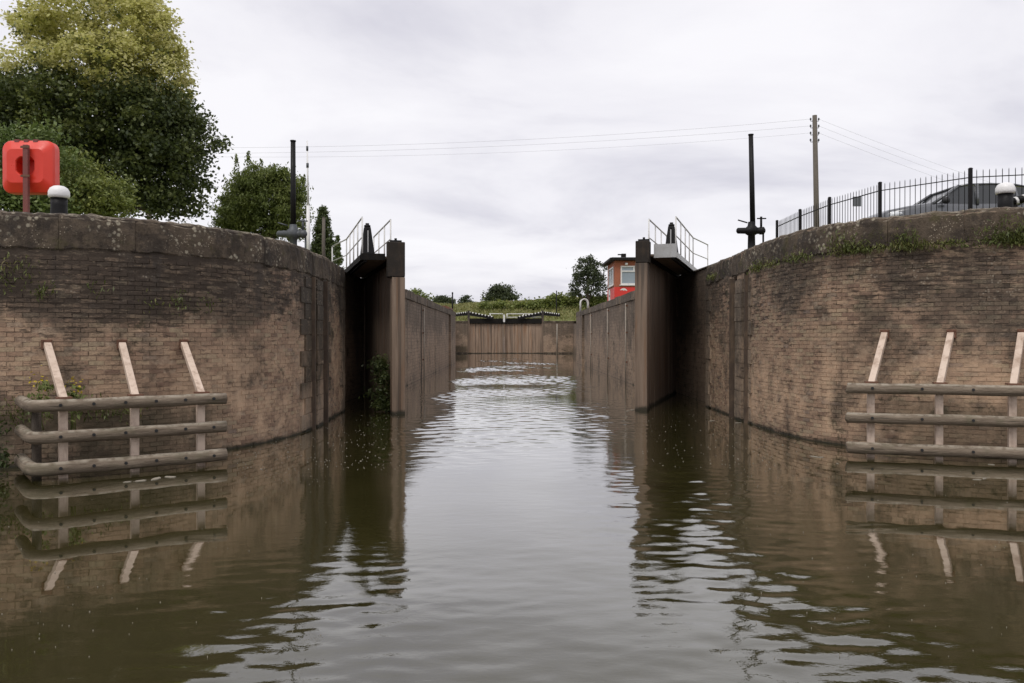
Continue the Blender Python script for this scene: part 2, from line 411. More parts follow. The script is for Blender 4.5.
def m_water():
    m = NT('murky_water')
    c = m.cramp(m.noise(m.vec((0.5, 0.35, 1)), 1.0, 5, 0.6), [(0.3, (0.029, 0.0255, 0.008)), (0.7, (0.042, 0.037, 0.0125))])
    h = m.math('ADD', m.math('MULTIPLY', m.noise(m.vec((3.0, 7.0, 1)), 1.0, 4, 0.6, 0.4), 0.0014), m.math('MULTIPLY', m.noise(m.vec((9, 13, 1)), 1.0, 4, 0.6, 0.5), 0.0009))
    mid = m.math('MULTIPLY', m.ramp(m.x, -3.6, -1.6), m.ramp(m.x, 4.4, 2.4))
    h = m.math('MULTIPLY', h, m.math('ADD', 0.05, m.math('MULTIPLY', mid, 0.95)))
    bn = m.bump(h, 1.0)
    return m.end(c, 0.02, normal=bn, IOR=1.333, Coat_Weight=0.9, Coat_Roughness=0.02, Coat_IOR=1.36, Coat_Normal=bn)
def m_ground():
    m = NT('bank_grass')
    c = m.cramp(m.noise(m.pos, 0.5, 8, 0.7), [(0.3, (0.11, 0.14, 0.04)), (0.55, (0.20, 0.21, 0.065)), (0.75, (0.30, 0.27, 0.11))])
    return m.end(c, 0.95, normal=m.bump(m.noise(m.pos, 9, 4), 0.05))

m_brick(); m_mortar(); m_coping(); m_quoin(); m_quoin('rust_stained_stone', 0.75); m_chamber(); m_timber('gate_timber'); m_timber('gate_post_timber', 4.1); m_timber('far_timber', None, 1.5); m_log(); m_water(); m_ground()
m_plain('black_paint', (0.007, 0.0065, 0.007), 0.5, var=0.3, dirt=(0.022, 0.018, 0.016), Specular_IOR_Level=0.22)
m_plain('tarred_timber', (0.010, 0.009, 0.008), 0.75, var=0.5, dirt=(0.035, 0.027, 0.02), Specular_IOR_Level=0.15)
m_plain('white_paint', (0.72, 0.71, 0.69), 0.45, var=0.25, dirt=(0.30, 0.27, 0.22))
m_plain('fresh_white_paint', (0.80, 0.79, 0.78), 0.4, var=0.1, dirt=(0.5, 0.47, 0.42))
m_plain('dull_white_paint', (0.50, 0.50, 0.49), 0.5, var=0.4, dirt=(0.25, 0.22, 0.18))
m_plain('fascia_grey', (0.40, 0.40, 0.40), 0.55, var=0.35, dirt=(0.22, 0.2, 0.17), scale=3)
m_plain('faded_pink_steel', (0.64, 0.51, 0.41), 0.65, var=0.7, dirt=(0.25, 0.155, 0.10), scale=4)
m_plain('rust_plate', (0.16, 0.075, 0.045), 0.8, var=0.5, dirt=(0.06, 0.035, 0.02))
m_plain('guide_iron', (0.07, 0.048, 0.034), 0.85, var=0.6, dirt=(0.20, 0.14, 0.09), scale=3)
m_plain('rust_red_post', (0.19, 0.052, 0.045), 0.65, var=0.5, dirt=(0.12, 0.06, 0.05), scale=9)
m_plain('red_plastic', (0.74, 0.045, 0.022), 0.36, var=0.18, dirt=(0.40, 0.018, 0.012), scale=3, bump=0.001)
m_plain('red_paint', (0.64, 0.034, 0.024), 0.5, var=0.2, dirt=(0.3, 0.02, 0.015))
m_plain('grey_iron', (0.085, 0.092, 0.10), 0.5, 0.3, var=0.4, dirt=(0.04, 0.04, 0.04))
m_plain('pole_wood', (0.125, 0.108, 0.088), 0.85, var=0.4, dirt=(0.06, 0.05, 0.04))
m_plain('bark', (0.075, 0.058, 0.042), 0.9, var=0.5, dirt=(0.03, 0.025, 0.02), bump=0.02)
m_plain('wire', (0.36, 0.36, 0.38), 0.6, bump=0)
m_plain('pale_rod', (0.34, 0.30, 0.25), 0.7, var=0.5, dirt=(0.2, 0.15, 0.1))
m_plain('car_paint', (0.12, 0.124, 0.132), 0.3, 0.5, var=0.08, dirt=(0.06, 0.06, 0.06), bump=0, Coat_Weight=0.7)
m_plain('car_glass', (0.045, 0.048, 0.052), 0.06, var=0.0, bump=0)
m_plain('rubber', (0.014, 0.014, 0.015), 0.7)
m_plain('lamp_lens', (0.66, 0.68, 0.70), 0.15, var=0.1, bump=0)
m_plain('window_glass', (0.26, 0.31, 0.35), 0.05, var=0.3, dirt=(0.45, 0.48, 0.5), scale=1.3, bump=0)  # pale base colour paints the sky's reflection into the panes
m_plain('hut_brick', (0.36, 0.12, 0.065), 0.85, var=0.5, dirt=(0.15, 0.06, 0.04), scale=9)
m_plain('dark_timber', (0.030, 0.025, 0.021), 0.8, var=0.6, dirt=(0.075, 0.055, 0.04), scale=4, Specular_IOR_Level=0.2)
m_plain('roof_black', (0.010, 0.009, 0.009), 0.7, Specular_IOR_Level=0.2)
m_plain('sign_grey', (0.13, 0.14, 0.145), 0.5)
m_plain('foam', (0.28, 0.25, 0.20), 0.8, var=0.4, dirt=(0.22, 0.19, 0.14))
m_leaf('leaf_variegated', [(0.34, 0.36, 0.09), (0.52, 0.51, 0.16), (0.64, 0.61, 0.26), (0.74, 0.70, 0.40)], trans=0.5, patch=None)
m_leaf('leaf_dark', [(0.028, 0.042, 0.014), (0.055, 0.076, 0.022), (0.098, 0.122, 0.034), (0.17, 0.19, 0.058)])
m_leaf('leaf_midtone', [(0.08, 0.10, 0.028), (0.14, 0.165, 0.045), (0.24, 0.26, 0.08)], trans=0.35)
m_leaf('leaf_shrub', [(0.10, 0.13, 0.03), (0.17, 0.205, 0.048), (0.28, 0.30, 0.075)])
m_leaf('leaf_mid', [(0.075, 0.115, 0.03), (0.13, 0.18, 0.046), (0.21, 0.255, 0.075)])
m_leaf('leaf_willow', [(0.10, 0.135, 0.035), (0.17, 0.21, 0.055), (0.27, 0.30, 0.09)], trans=0.35)
m_leaf('leaf_mid_dark', [(0.05, 0.075, 0.024), (0.085, 0.115, 0.035), (0.13, 0.16, 0.055)])
m_leaf('leaf_conifer', [(0.04, 0.06, 0.03), (0.07, 0.095, 0.042), (0.10, 0.125, 0.056)])
m_leaf('leaf_light', [(0.12, 0.16, 0.04), (0.19, 0.23, 0.065), (0.27, 0.30, 0.11)])
m_leaf('leaf_oak', [(0.045, 0.06, 0.03), (0.07, 0.088, 0.042), (0.11, 0.13, 0.065)])
m_leaf('leaf_grass', [(0.12, 0.145, 0.045), (0.21, 0.22, 0.075), (0.30, 0.28, 0.11), (0.17, 0.19, 0.06)])
m_leaf('leaf_weed', [(0.07, 0.08, 0.02), (0.10, 0.125, 0.03), (0.16, 0.175, 0.045), (0.22, 0.18, 0.08)])
m_leaf('petal_yellow', [(0.55, 0.40, 0.02), (0.62, 0.48, 0.04)])
M = MATS

# ------------------------------------------------------------------ foliage
def leaf_object(name, pts, size, mat, parent=None, seed=1, aspect=0.6, up=0.5, upright=False):
    rg = np.random.default_rng(seed)
    pts = np.asarray(pts, float); n = len(pts)
    nr = rg.normal(size=(n, 3)); nr[:, 2] += up*1.6
    nr /= np.linalg.norm(nr, axis=1)[:, None]
    t = rg.normal(size=(n, 3))
    if upright: t = t*0.35 + np.array([0, 0, 1.0])
    t -= (t*nr).sum(1)[:, None]*nr
    t /= np.linalg.norm(t, axis=1)[:, None] + 1e-9
    b = np.cross(nr, t)
    L = size*rg.uniform(0.6, 1.3, n)[:, None]
    v = np.empty((n, 4, 3))
    v[:, 0] = pts + t*L*0.5
    v[:, 1] = pts + b*L*aspect*0.5 + nr*L*0.10 + t*L*0.06
    v[:, 2] = pts - t*L*0.5
    v[:, 3] = pts - b*L*aspect*0.5 + nr*L*0.10 + t*L*0.06
    o3 = wloc(parent) if parent is not None else Vector((0, 0, 0))
    v = (v - np.array(o3)).reshape(-1, 3)
    me = bpy.data.meshes.new(name)
    me.vertices.add(4*n); me.vertices.foreach_set('co', v.ravel())
    me.loops.add(4*n); me.loops.foreach_set('vertex_index', np.arange(4*n, dtype=np.int32))
    me.polygons.add(n); me.polygons.foreach_set('loop_start', np.arange(0, 4*n, 4, dtype=np.int32))
    me.update(calc_edges=True)
    return link(name, me, mat, parent)

def clumps(lobes, per, nclump, spread, seed, shell=0.55):
    """leaf positions: nclump clumps spread over the lobes (cx, cy, cz, rx, ry, rz), most of them near the lobes' skin"""
    rg = np.random.default_rng(seed)
    lob = np.array(lobes, float)
    wgt = (lob[:, 3]*lob[:, 4]*lob[:, 5])**0.67; wgt /= wgt.sum()
    idx = rg.choice(len(lob), nclump, p=wgt)
    d = rg.normal(size=(nclump, 3)); d /= np.linalg.norm(d, axis=1)[:, None]
    r = shell + (1-shell)*rg.random(nclump)**0.7
    r *= rg.uniform(0.88, 1.1, nclump)
    c = lob[idx, :3] + d*r[:, None]*lob[idx, 3:]
    sp = spread*rg.uniform(0.5, 1.35, nclump)
    k = np.maximum(4, (per*rg.uniform(0.5, 1.5, nclump)).astype(int))
    rep = np.repeat(np.arange(nclump), k)
    off = rg.normal(size=(len(rep), 3))*np.array([1, 1, 0.62])
    return c[rep] + off*sp[rep][:, None]

def trunk(mb, base, top, r0, r1, wob=0.15, n=6, sides=8, rg=random):
    b, t = Vector(base), Vector(top)
    pts = []
    for i in range(n+1):
        q = i/n
        p = b.lerp(t, q) + Vector((rg.uniform(-wob, wob), rg.uniform(-wob, wob), 0))*math.sin(q*math.pi)
        pts.append(p)
    mb.path(pts, [r0 + (r1-r0)*i/n for i in range(n+1)], sides)
    return pts

def tree(name, base, lobes, per, nclump, spread, size, mat, label, cat='tree', seed=3, trunk_r=0.2, shell=0.5, limbs=True, extra=None, group=None, upright=False, aspect=0.6):
    root = empty(name, base, label, cat, group)
    rg = random.Random(seed)
    mb = MB()
    ctr = sorted(lobes, key=lambda q: -q[2])
    tp = Vector(ctr[0][:3])
    pts = trunk(mb, (base[0], base[1], base[2]-0.2), tp, trunk_r, trunk_r*0.25, 0.2, 6, 8, rg)
    if limbs:
        for q in lobes:
            h = rg.randint(1, 3)
            trunk(mb, pts[h], q[:3], trunk_r*0.45, trunk_r*0.12, 0.25, 4, 6, rg)
    mb.build('trunk', M['bark'], root)
    lp = clumps(lobes, per, nclump, spread, seed, shell)
    if extra:
        rr = np.random.default_rng(seed+500)
        for (a, b, w, k) in extra:
            f = rr.random(k)[:, None]
            lp = np.vstack([lp, np.array(a)*(1-f) + np.array(b)*f + rr.normal(size=(k, 3))*w*(1.15-f)])
    leaf_object('crown', lp, size, M[mat], root, seed, aspect, upright=upright)
    return root

HL, HR = 3.93, 4.08       # quay heights, left and right

# ------------------------------------------------------------------ water
def make_water():
    ys = [1.0]
    while ys[-1] < 99.2:
        y = ys[-1]
        ys.append(y + min(0.13, 0.016 + 0.0024*y))
    ys = np.array(ys); xs = np.arange(-9.0, 9.61, 0.065)
    X, Y = np.meshgrid(xs, ys)
    rg = np.random.default_rng(11)
    Z1 = np.zeros_like(X); Z2 = np.zeros_like(X); Z3 = np.zeros_like(X)
    for i in range(46):                               # short cross ripples running along the lock
        lam = rg.uniform(0.15, 0.70); a = R(90) + rg.normal(0, 0.70)
        k = 2*math.pi/lam
        Z1 += (lam**0.9)*np.sin(k*(X*math.cos(a) + Y*math.sin(a)) + rg.uniform(0, 6.28))
    Zs = np.zeros_like(X)
    for i in range(44):                               # small wash of the boat, close by
        lam = rg.uniform(0.13, 0.34); a = R(90) + rg.normal(0, 0.75); k = 2*math.pi/lam
        Zs += lam*np.sin(k*(X*math.cos(a) + Y*math.sin(a)) + rg.uniform(0, 6.28))
    Zs /= Zs.std()
    for i in range(40):                               # slow swell of the wake, any direction
        lam = rg.uniform(0.7, 3.2); a = rg.uniform(0, 6.28)
        k = 2*math.pi/lam
        Z2 += (lam**1.1)*np.sin(k*(X*math.cos(a) + Y*math.sin(a)) + rg.uniform(0, 6.28))
    for i in range(26):                               # where the ripples come and go
        lam = rg.uniform(3.0, 11.0); a = rg.uniform(0, 6.28); k = 2*math.pi/lam
        Z3 += np.sin(k*(X*math.cos(a) + 0.7*Y*math.sin(a)) + rg.uniform(0, 6.28))
    Z1 /= Z1.std(); Z2 /= Z2.std(); Z3 /= Z3.std()
    gust = np.clip(0.8 + 0.55*Z3, 0.10, 2.0)
    cx = 0.35 + 0.0*Y
    half = 2.75 - 0.25*np.tanh((14 - Y)/5.0)
    lane = 1/(1 + np.exp((np.abs(X - cx) - half)/0.33))
    side = 0.04 + 0.96*lane
    ramp_far = np.clip((Y - 14)/22, 0, 1)
    near = np.clip((15 - Y)/5, 0, 1)
    calm = 1 - near*0.62*np.exp(-((X - cx)/(0.33*Y*0.22 + 0.9))**2)
    a1 = calm*(0.0019 + 0.0033*ramp_far)*gust*(0.03 + 0.97*lane) * np.clip((99 - Y)/6, 0, 1)
    a0 = 0.0011*calm*np.clip((19 - Y)/6, 0, 1)*gust*(0.03 + 0.97*lane)
    a2 = (0.0018*np.exp(-((Y - 7)/9.0)**2) + 0.0014)*side*(0.5 + 0.5*gust)
    edge = np.clip((X + 9)/1.0, 0, 1)*np.clip((9.6 - X)/1.0, 0, 1)*np.clip((Y - 1)/0.5, 0, 1)*np.clip((99.3 - Y)/0.5, 0, 1)
    Z = (Z1*a1 + Z2*a2 + Zs*a0)*edge
    nv = X.size; ny, nx = X.shape
    co = np.stack([X, Y, Z], -1).reshape(-1, 3)
    i0 = (np.arange(ny-1)[:, None]*nx + np.arange(nx-1)[None, :]).ravel()
    q = np.stack([i0, i0+1, i0+nx+1, i0+nx], -1)
    x0, x1, y0, y1 = xs[0], xs[-1], ys[0], ys[-1]
    out = np.array([(-400, -400, 0), (400, -400, 0), (400, 106, 0), (-400, 106, 0), (x0, y0, 0), (x1, y0, 0), (x1, y1, 0), (x0, y1, 0)], float)
    co = np.vstack([co, out]); b = nv
    q = np.vstack([q, [[b, b+1, b+5, b+4], [b+1, b+2, b+6, b+5], [b+2, b+3, b+7, b+6], [b+3, b, b+4, b+7]]])
    me = bpy.data.meshes.new('water')
    me.vertices.add(len(co)); me.vertices.foreach_set('co', co.ravel())
    me.loops.add(q.size); me.loops.foreach_set('vertex_index', q.ravel().astype(np.int32))
    me.polygons.add(len(q)); me.polygons.foreach_set('loop_start', np.arange(0, q.size, 4, dtype=np.int32))
    me.polygons.foreach_set('use_smooth', np.ones(len(q), bool))
    me.update(calc_edges=True)
    tag(link('water', me, M['murky_water']), kind='structure')
make_water()

# ------------------------------------------------------------------ wing walls (curved brick quay either side of the lock mouth)
class Path:
    def __init__(s, pts, side):
        P = [Vector((a, b, 0)) for a, b in pts]; s.side = side
        out = []
        for i in range(len(P)-1):
            p0, p1, p2, p3 = P[max(i-1, 0)], P[i], P[i+1], P[min(i+2, len(P)-1)]
            for k in range(12):
                t = k/12
                out.append(0.5*((2*p1) + (p2-p0)*t + (2*p0-5*p1+4*p2-p3)*t*t + (3*p1-p0-3*p2+p3)*t*t*t))
        out.append(P[-1])
        s.p = out; s.s = [0.0]
        for a, b in zip(out, out[1:]): s.s.append(s.s[-1] + (b-a).length)
        s.len = s.s[-1]
    def __call__(s, q, off=0.0):
        """point at arc length q, off metres out of the wall face towards the water; also its heading"""
        import bisect
        i = min(max(bisect.bisect_right(s.s, q)-1, 0), len(s.p)-2)
        f = (q - s.s[i])/(s.s[i+1]-s.s[i])
        p = s.p[i].lerp(s.p[i+1], f)
        i2 = min(i+2, len(s.p)-1); i1 = max(i-1, 0)
        t = (s.p[i2]-s.p[i1]).normalized()
        n = Vector((t.y, -t.x, 0)) if s.side > 0 else Vector((-t.y, t.x, 0))
        return p + n*off, t, n

RPATH = Path([(5.66, 23.9), (5.58, 20.5), (5.55, 18.5), (5.62, 17.0), (5.85, 15.9), (6.25, 15.2), (6.9, 14.6), (7.6, 14.2), (8.5, 13.85), (10, 13.5), (13, 13.2), (20, 13.0), (40, 13.0)], 1)
LPATH = Path([(-4.47, 22.4), (-4.36, 19.5), (-4.33, 17.5), (-4.5, 16.2), (-4.85, 15.1), (-5.3, 14.3), (-5.87, 13.6), (-6.5, 13.15), (-7.2, 12.85), (-8.0, 12.65), (-10, 12.45), (-14, 12.3), (-22, 12.3), (-40, 12.3)], -1)

BRICK_MESHES = []
for k in range(6):
    rg = random.Random(40+k)
    mb = MB(); mb.box((0, 0, 0), (0.212, 0.10, 0.064))
    mb.v = [(x+rg.uniform(-.003, .003), y+rg.uniform(-.003, .003), z+rg.uniform(-.0025, .0025)) for x, y, z in mb.v]
    me = bpy.data.meshes.new('brick'); me.from_pydata(mb.v, [], mb.f); me.materials.append(M['brick']); BRICK_MESHES.append(me)

def in_view(p):
    if p.y < 1: return False
    px = VPX + p.x/p.y*F_PX; py = VPY - (p.z-EYE)/p.y*F_PX
    return -5 < px < 1029 and 0 < py < 690

def wing_wall(path, H0, H1, label, seed, grooves, quoin_end):
    rg = random.Random(seed)
    p0, _, _ = path(0)
    root = empty('wing_wall', (p0.x, p0.y, 0), label, 'wall')
    Hs = lambda q: H0 + (H1-H0)*min(q/12.0, 1.0)
    gw = (0.34, 0.2) if path.side > 0 else (0.85, 0.55)
    # core with the two stop-log grooves cut into it
    st = sorted(set([i*0.3 for i in range(int(path.len/0.3)+1) if i*0.3 < 16] + [16, 20, 26, 32, path.len]))
    front = []
    for q in st:
        if any(a-0.02 <= q <= b+0.02 for a, b in grooves): continue
        front.append((q, 0.0))
    for a, b in grooves:
        front += [(a-0.001, 0.0), (a, -0.22), (b, -0.22), (b+0.001, 0.0)]
    front.sort(key=lambda e: e[0])
    core = MB()
    vs, fs = [], []
    for q, off in front:
        p = path(q, off - 0.005)[0]; b = path(q, -1.6)[0]; h = Hs(q) - 0.06
        vs += [(p.x, p.y, -1.5), (p.x, p.y, h), (b.x, b.y, h), (b.x, b.y, -1.5)]
    for i in range(len(front)-1):
        a, b = 4*i, 4*i+4
        fs += [(a, b, b+1, a+1), (a+1, b+1, b+2, a+2), (a+2, b+2, b+3, a+3)]
    fs += [(0, 1, 2, 3), tuple(4*(len(front)-1)+k for k in (3, 2, 1, 0))]
    core.add(vs, fs); core.build('wall_core', M['mortar'], root)
    # quoin blocks at the corner and round the grooves
    z = -0.3; k = 0
    while z < H0 - 0.7:
        h = 0.335
        h = min(h, H0-0.62-z)
        wd = 0.62 if k % 2 else 0.40
        blocks = [(0.0, wd)]
        for (a, b) in grooves:
            pass
        g0, g1 = grooves[0][1], grooves[1][0]
        blocks.append((g0+0.01, g1-0.01))
        blocks.append((grooves[1][1]+0.01, grooves[1][1]+(gw[0] if k % 2 else gw[1])))
        blocks.append((grooves[0][0]-(gw[0] if k % 2 else gw[1]), grooves[0][0]-0.01))
        for a, b in blocks:
            m, t, n = path((a+b)/2, 0.0)
            pr = rg.uniform(-0.004, 0.010) + (0.035 if a == g0+0.01 else 0)
            c = m + n*(pr-0.08)
            o = MB(); o.box((c.x, c.y, z+h/2), (b-a-0.008, 0.2, h-0.012), math.atan2(t.y, t.x))
            o.build('quoin_stone', M['rust_stained_stone' if path.side < 0 and a > 1 else 'quoin_stone'], root)
        z += 0.335; k += 1
    for q in (grooves[0][0]-0.02, grooves[1][1]+0.03):
        m_, t, n = path(q, 0.02)
        o = MB(); o.box((m_.x, m_.y, (H0-0.75)/2), (0.07, 0.16, H0-0.45), math.atan2(t.y, t.x)); o.build('guide_iron', M['guide_iron'], root)
    # bricks
    rows = []
    z = -0.10; r = 0
    spots = []
    while True:
        if z + 0.075 > max(H0, H1) - 0.60: break
        q = -0.1125 if r % 2 else 0.0
        kq = int((z + 0.3)/0.335) % 2
        while q < 15.5:
            a, b = q+0.006, q+0.219
            mid = (a+b)/2
            gq0 = 0.62 if kq else 0.40
            ok = a > gq0 + 0.002 and z + 0.075 < Hs(mid) - 0.60
            ge = gw[0] if kq else gw[1]
            if grooves[0][0]-ge-0.0 < b and a < grooves[1][1]+ge: ok = False
            if ok: spots.append((mid, z+0.0375))
            q += 0.225
        z += 0.075; r += 1
    from mathutils import noise as mn
    items = []
    for q, zc in spots:
        pr = rg.uniform(-0.004, 0.005)
        v = mn.fractal(Vector((q*0.9, zc*2.4, seed*3.1)), 0.9, 2.0, 4)
        if v > (0.12 if path.side < 0 and zc > 2.45 else 0.34) and rg.random() < 0.4: pr -= rg.uniform(0.010, 0.05)      # spalled or lost faces
        elif rg.random() < 0.03: pr -= rg.uniform(0.01, 0.05)
        if rg.random() < 0.03: pr += 0.006
        c, t, n = path(q, pr - 0.05)
        items.append((c + Vector((0, 0, zc + rg.uniform(-.004, .004) + 0.008*mn.noise(Vector((q*0.8, zc*3, 4.0))))), math.atan2(t.y, t.x) + rg.uniform(-.02, .02)))
    cp = Vector((0, 0, EYE))
    order = sorted(range(len(items)), key=lambda i: ((items[i][0]-cp).length if in_view(items[i][0]) and 0.0 < items[i][0].z else 1e6))
    near = set(order[:300])
    base = wloc(root)
    mass = MB()
    for i, (c, a) in enumerate(items):
        if i in near:
            o = link('brick', rg.choice(BRICK_MESHES), None, root, c-base, a)
        else:
            k0 = len(mass.v)
            mass.box(c, (0.212, 0.10, 0.064), a)
            mass.v[k0:] = [(x+rg.uniform(-.003, .003), y+rg.uniform(-.003, .003), zz+rg.uniform(-.0025, .0025)) for x, y, zz in mass.v[k0:]]
    tag(mass.build('brickwork', M['brick'], root), kind='stuff')
    # coping blocks
    mnz = lambda t_, k_: mn.noise(Vector((t_, k_*7.7, seed*1.3)))
    q = 0.0
    while q < 24:
        L = rg.uniform(1.0, 1.9) if q < 15 else 3.0
        a, b = q+0.003, q+L-0.003
        nn = max(2, int(L/(0.09 if q < 14 else 0.5)))
        vs, fs = [], []
        hj, pj = rg.uniform(-0.012, 0.012), rg.uniform(0.012, 0.03)
        for i in range(nn+1):
            s_ = a + (b-a)*i/nn
            H = Hs(s_) + hj + 0.03*mnz(s_*1.7, 1) + 0.022*mnz(s_*7.0, 2)
            w1, w2, w3 = 0.025*mnz(s_*3.1, 3), 0.03*mnz(s_*4.3, 4), 0.028*mnz(s_*6.0, 5)
            sec = [(pj-0.045, H-0.60+w2), (pj-0.004+w1+rg.uniform(-.01, .01), H-0.55+w2), (pj+w2*0.8+rg.uniform(-.012, .012), H-0.3), (pj-0.01+w3+rg.uniform(-.014, .012), H-0.10), (pj-0.05+w1+rg.uniform(-.02, .02), H-0.03+rg.uniform(-.02, .012)), (pj-0.16, H+rg.uniform(-.015, .018)), (-0.75, H), (-0.75, H-0.6)]
            for off, zz in sec:
                p = path(s_, off)[0]
                vs.append((p.x, p.y, zz))
        ns = 8
        for i in range(nn):
            for k in range(ns):
                fs.append((i*ns+k, i*ns+(k+1) % ns, (i+1)*ns+(k+1) % ns, (i+1)*ns+k))
        fs += [tuple(range(ns)), tuple(nn*ns+k for k in reversed(range(ns)))]
        mb = MB(); mb.add(vs, fs); mb.build('coping_block', M['coping_concrete'], root)
        q += L
    return root, Hs

RW, RH = wing_wall(RPATH, 4.05, 4.19, 'curved brick quay wall below the black railings and the parked car', 5, [(3.2, 3.5), (4.2, 4.55)], 4.8)
LW, LH = wing_wall(LPATH, 3.90, 3.95, 'curved brick quay wall below the red lifebuoy housing, heavily soot stained', 9, [(3.0, 3.3), (4.0, 4.35)], 4.8)

# ------------------------------------------------------------------ ground (one sheet, open over the river and the lock)
def make_ground():
    me = bpy.data.meshes.new('ground')
    lf = [LPATH(LPATH.len*i/40, -0.7)[0] for i in range(41)]
    rf = [RPATH(RPATH.len*i/40, -0.7)[0] for i in range(41)]
    vs, fs = [], []
    L = [(-6.75, 103), (-6.75, 64.1), (-4.4, 64.1), (-4.4, 31), (-5.2, 31)] + [(p.x, p.y) for p in lf] + [(-900, 12.0), (-3000, 60), (-3000, 103)]
    Rr = [(7.65, 103), (7.65, 64.1), (5.3, 64.1), (5.3, 31), (6.2, 31)] + [(p.x, p.y) for p in rf] + [(900, 12.7), (3000, 60), (3000, 103)]
    vs += [(x, y, HL-0.03) for x, y in L]; fs.append(tuple(reversed(range(len(L)))))
    k = len(vs)
    vs += [(x, y, HR-0.03 if y < 30.5 else 3.86) for x, y in Rr]; fs.append(tuple(range(k, k+len(Rr))))
    k = len(vs)
    vs += [(-3000, 103, HL-0.03), (3000, 103, 3.86), (3000, 5000, 4), (-3000, 5000, 4)]; fs.append((k, k+1, k+2, k+3))
    me.from_pydata(vs, [], fs)
    bm = bmesh.new(); bm.from_mesh(me)
    bmesh.ops.triangulate(bm, faces=bm.faces); bmesh.ops.recalc_face_normals(bm, faces=bm.faces)
    bm.to_mesh(me); bm.free()
    tag(link('ground', me, M['bank_grass']), kind='structure')
make_ground()

# ------------------------------------------------------------------ gate recesses and chamber walls
def prism_wall(name, root, pts, z0, z1, mat):
    mb = MB(); mb.prism(pts, z0, z1); return mb.build(name, M[mat], root)

def chamber(label, side):
    sx = side
    if sx > 0: inner, rec, h, yc = 5.16, 5.98, 3.90, 23.9
    else: inner, rec, h, yc = -4.25, -5.05, 3.92, 22.4
    xo = inner + sx*9.0
    root = empty('chamber_wall', (inner, 30.6, 0), label, 'wall')
    y1, y2 = 30.6, 57.5
    hq = h - 0.35
    hr_ = 4.12 if sx > 0 else 3.96
    prism_wall('recess_face', root, [(rec, yc-0.01), (rec + sx*1.2, yc-0.01), (rec + sx*1.2, y1), (rec, y1)], -1.5, hr_-0.02, 'chamber_brickwork')
    prism_wall('side_face', root, [(inner, y1), (inner + sx*1.6, y1), (inner + sx*1.6, y2), (inner, y2)], -1.5, hq, 'chamber_brickwork')
    # upper gate pier with its groove, then the wide bay behind it
    pi = inner + (-0.02 if sx > 0 else 0.02)*0
    prism_wall('groove_back', root, [(inner + sx*0.35, y2), (inner + sx*1.6, y2), (inner + sx*1.6, y2+1.6), (inner + sx*0.35, y2+1.6)], -1.5, hq, 'chamber_brickwork')
    prism_wall('pier', root, [(inner - sx*0.04, y2+1.6), (inner + sx*4, y2+1.6), (inner + sx*4, 64.2), (inner - sx*0.04, 64.2)], -1.5, hq, 'chamber_brickwork')
    bay = -6.7 if sx < 0 else 7.6
    prism_wall('bay_face', root, [(bay, 64.2), (bay + sx*1.2, 64.2), (bay + sx*1.2, 101.5), (bay, 101.5)], -1.5, hq, 'chamber_brickwork')
    # coping stones
    rg = random.Random(31+side)
    y = y1
    while y < 64:
        L = rg.uniform(1.2, 1.7)
        o = MB(); e = min(y+L, 64.3)
        o.lim(inner - sx*rg.uniform(0.03, 0.06), inner + sx*0.9, y+0.008, e-0.008, hq+0.002, h + rg.uniform(-0.02, 0.02))
        o.build('coping_stone', M['quoin_stone'], root)
        y = e + (1 if e >= 64.2 else 0)
    o = MB(); o.lim(rec - sx*0.05, rec + sx*1.25, yc+0.05, y1-0.02, hr_-0.016, hr_+0.02); o.build('coping_stone', M['quoin_stone'], root)
    # shallow pale pilaster lines and ladder chase
    for yy in ((39.6, 47.0, 34.2) if sx < 0 else (34.6,)):
        o = MB(); o.lim(inner - sx*0.012, inner + sx*0.05, yy, yy+0.22, -0.5, hq-0.05); o.build('joint_strip', M['tarred_timber'] if sx < 0 and yy < 45 and yy > 35 else M['quoin_stone'], root)
    return root
CWL = chamber('long lock chamber wall running away behind the gate with the green bush', -1)
CWR = chamber('long lock chamber wall below the red brick hut', 1)

# rope guide rods: pale verticals on the chamber walls
def rod(px, inner, ztop, label):
    d = inner*F_PX/(px-VPX)
    sx = 1 if inner > 0 else -1
    r = empty('rope_guide_rod', (inner - sx*0.08, d, 0), label, 'rod', 'rope guide rods on the lock chamber walls')
    o = MB(); o.path([(inner - sx*0.08, d, -0.6), (inner - sx*0.08, d, ztop)], 0.028, 8); o.build('rod', M['pale_rod'], r)
    for z in (0.9, 2.2, ztop-0.1):
        b = MB(); b.box((inner - sx*0.04, d, z), (0.085, 0.10, 0.07)); b.build('bracket', M['rust_plate'], r)
rod(592, 5.16, 3.45, 'pale vertical rod on the chamber wall, farthest of three before the hut')
rod(609, 5.16, 3.48, 'pale vertical rod on the chamber wall, middle one of three below the hut')
rod(627.5, 5.16, 3.48, 'pale vertical rod on the chamber wall, nearest the open gate post')
rod(422.5, -4.25, 3.4, 'pale vertical rod on the chamber wall beyond the gate with the bush')

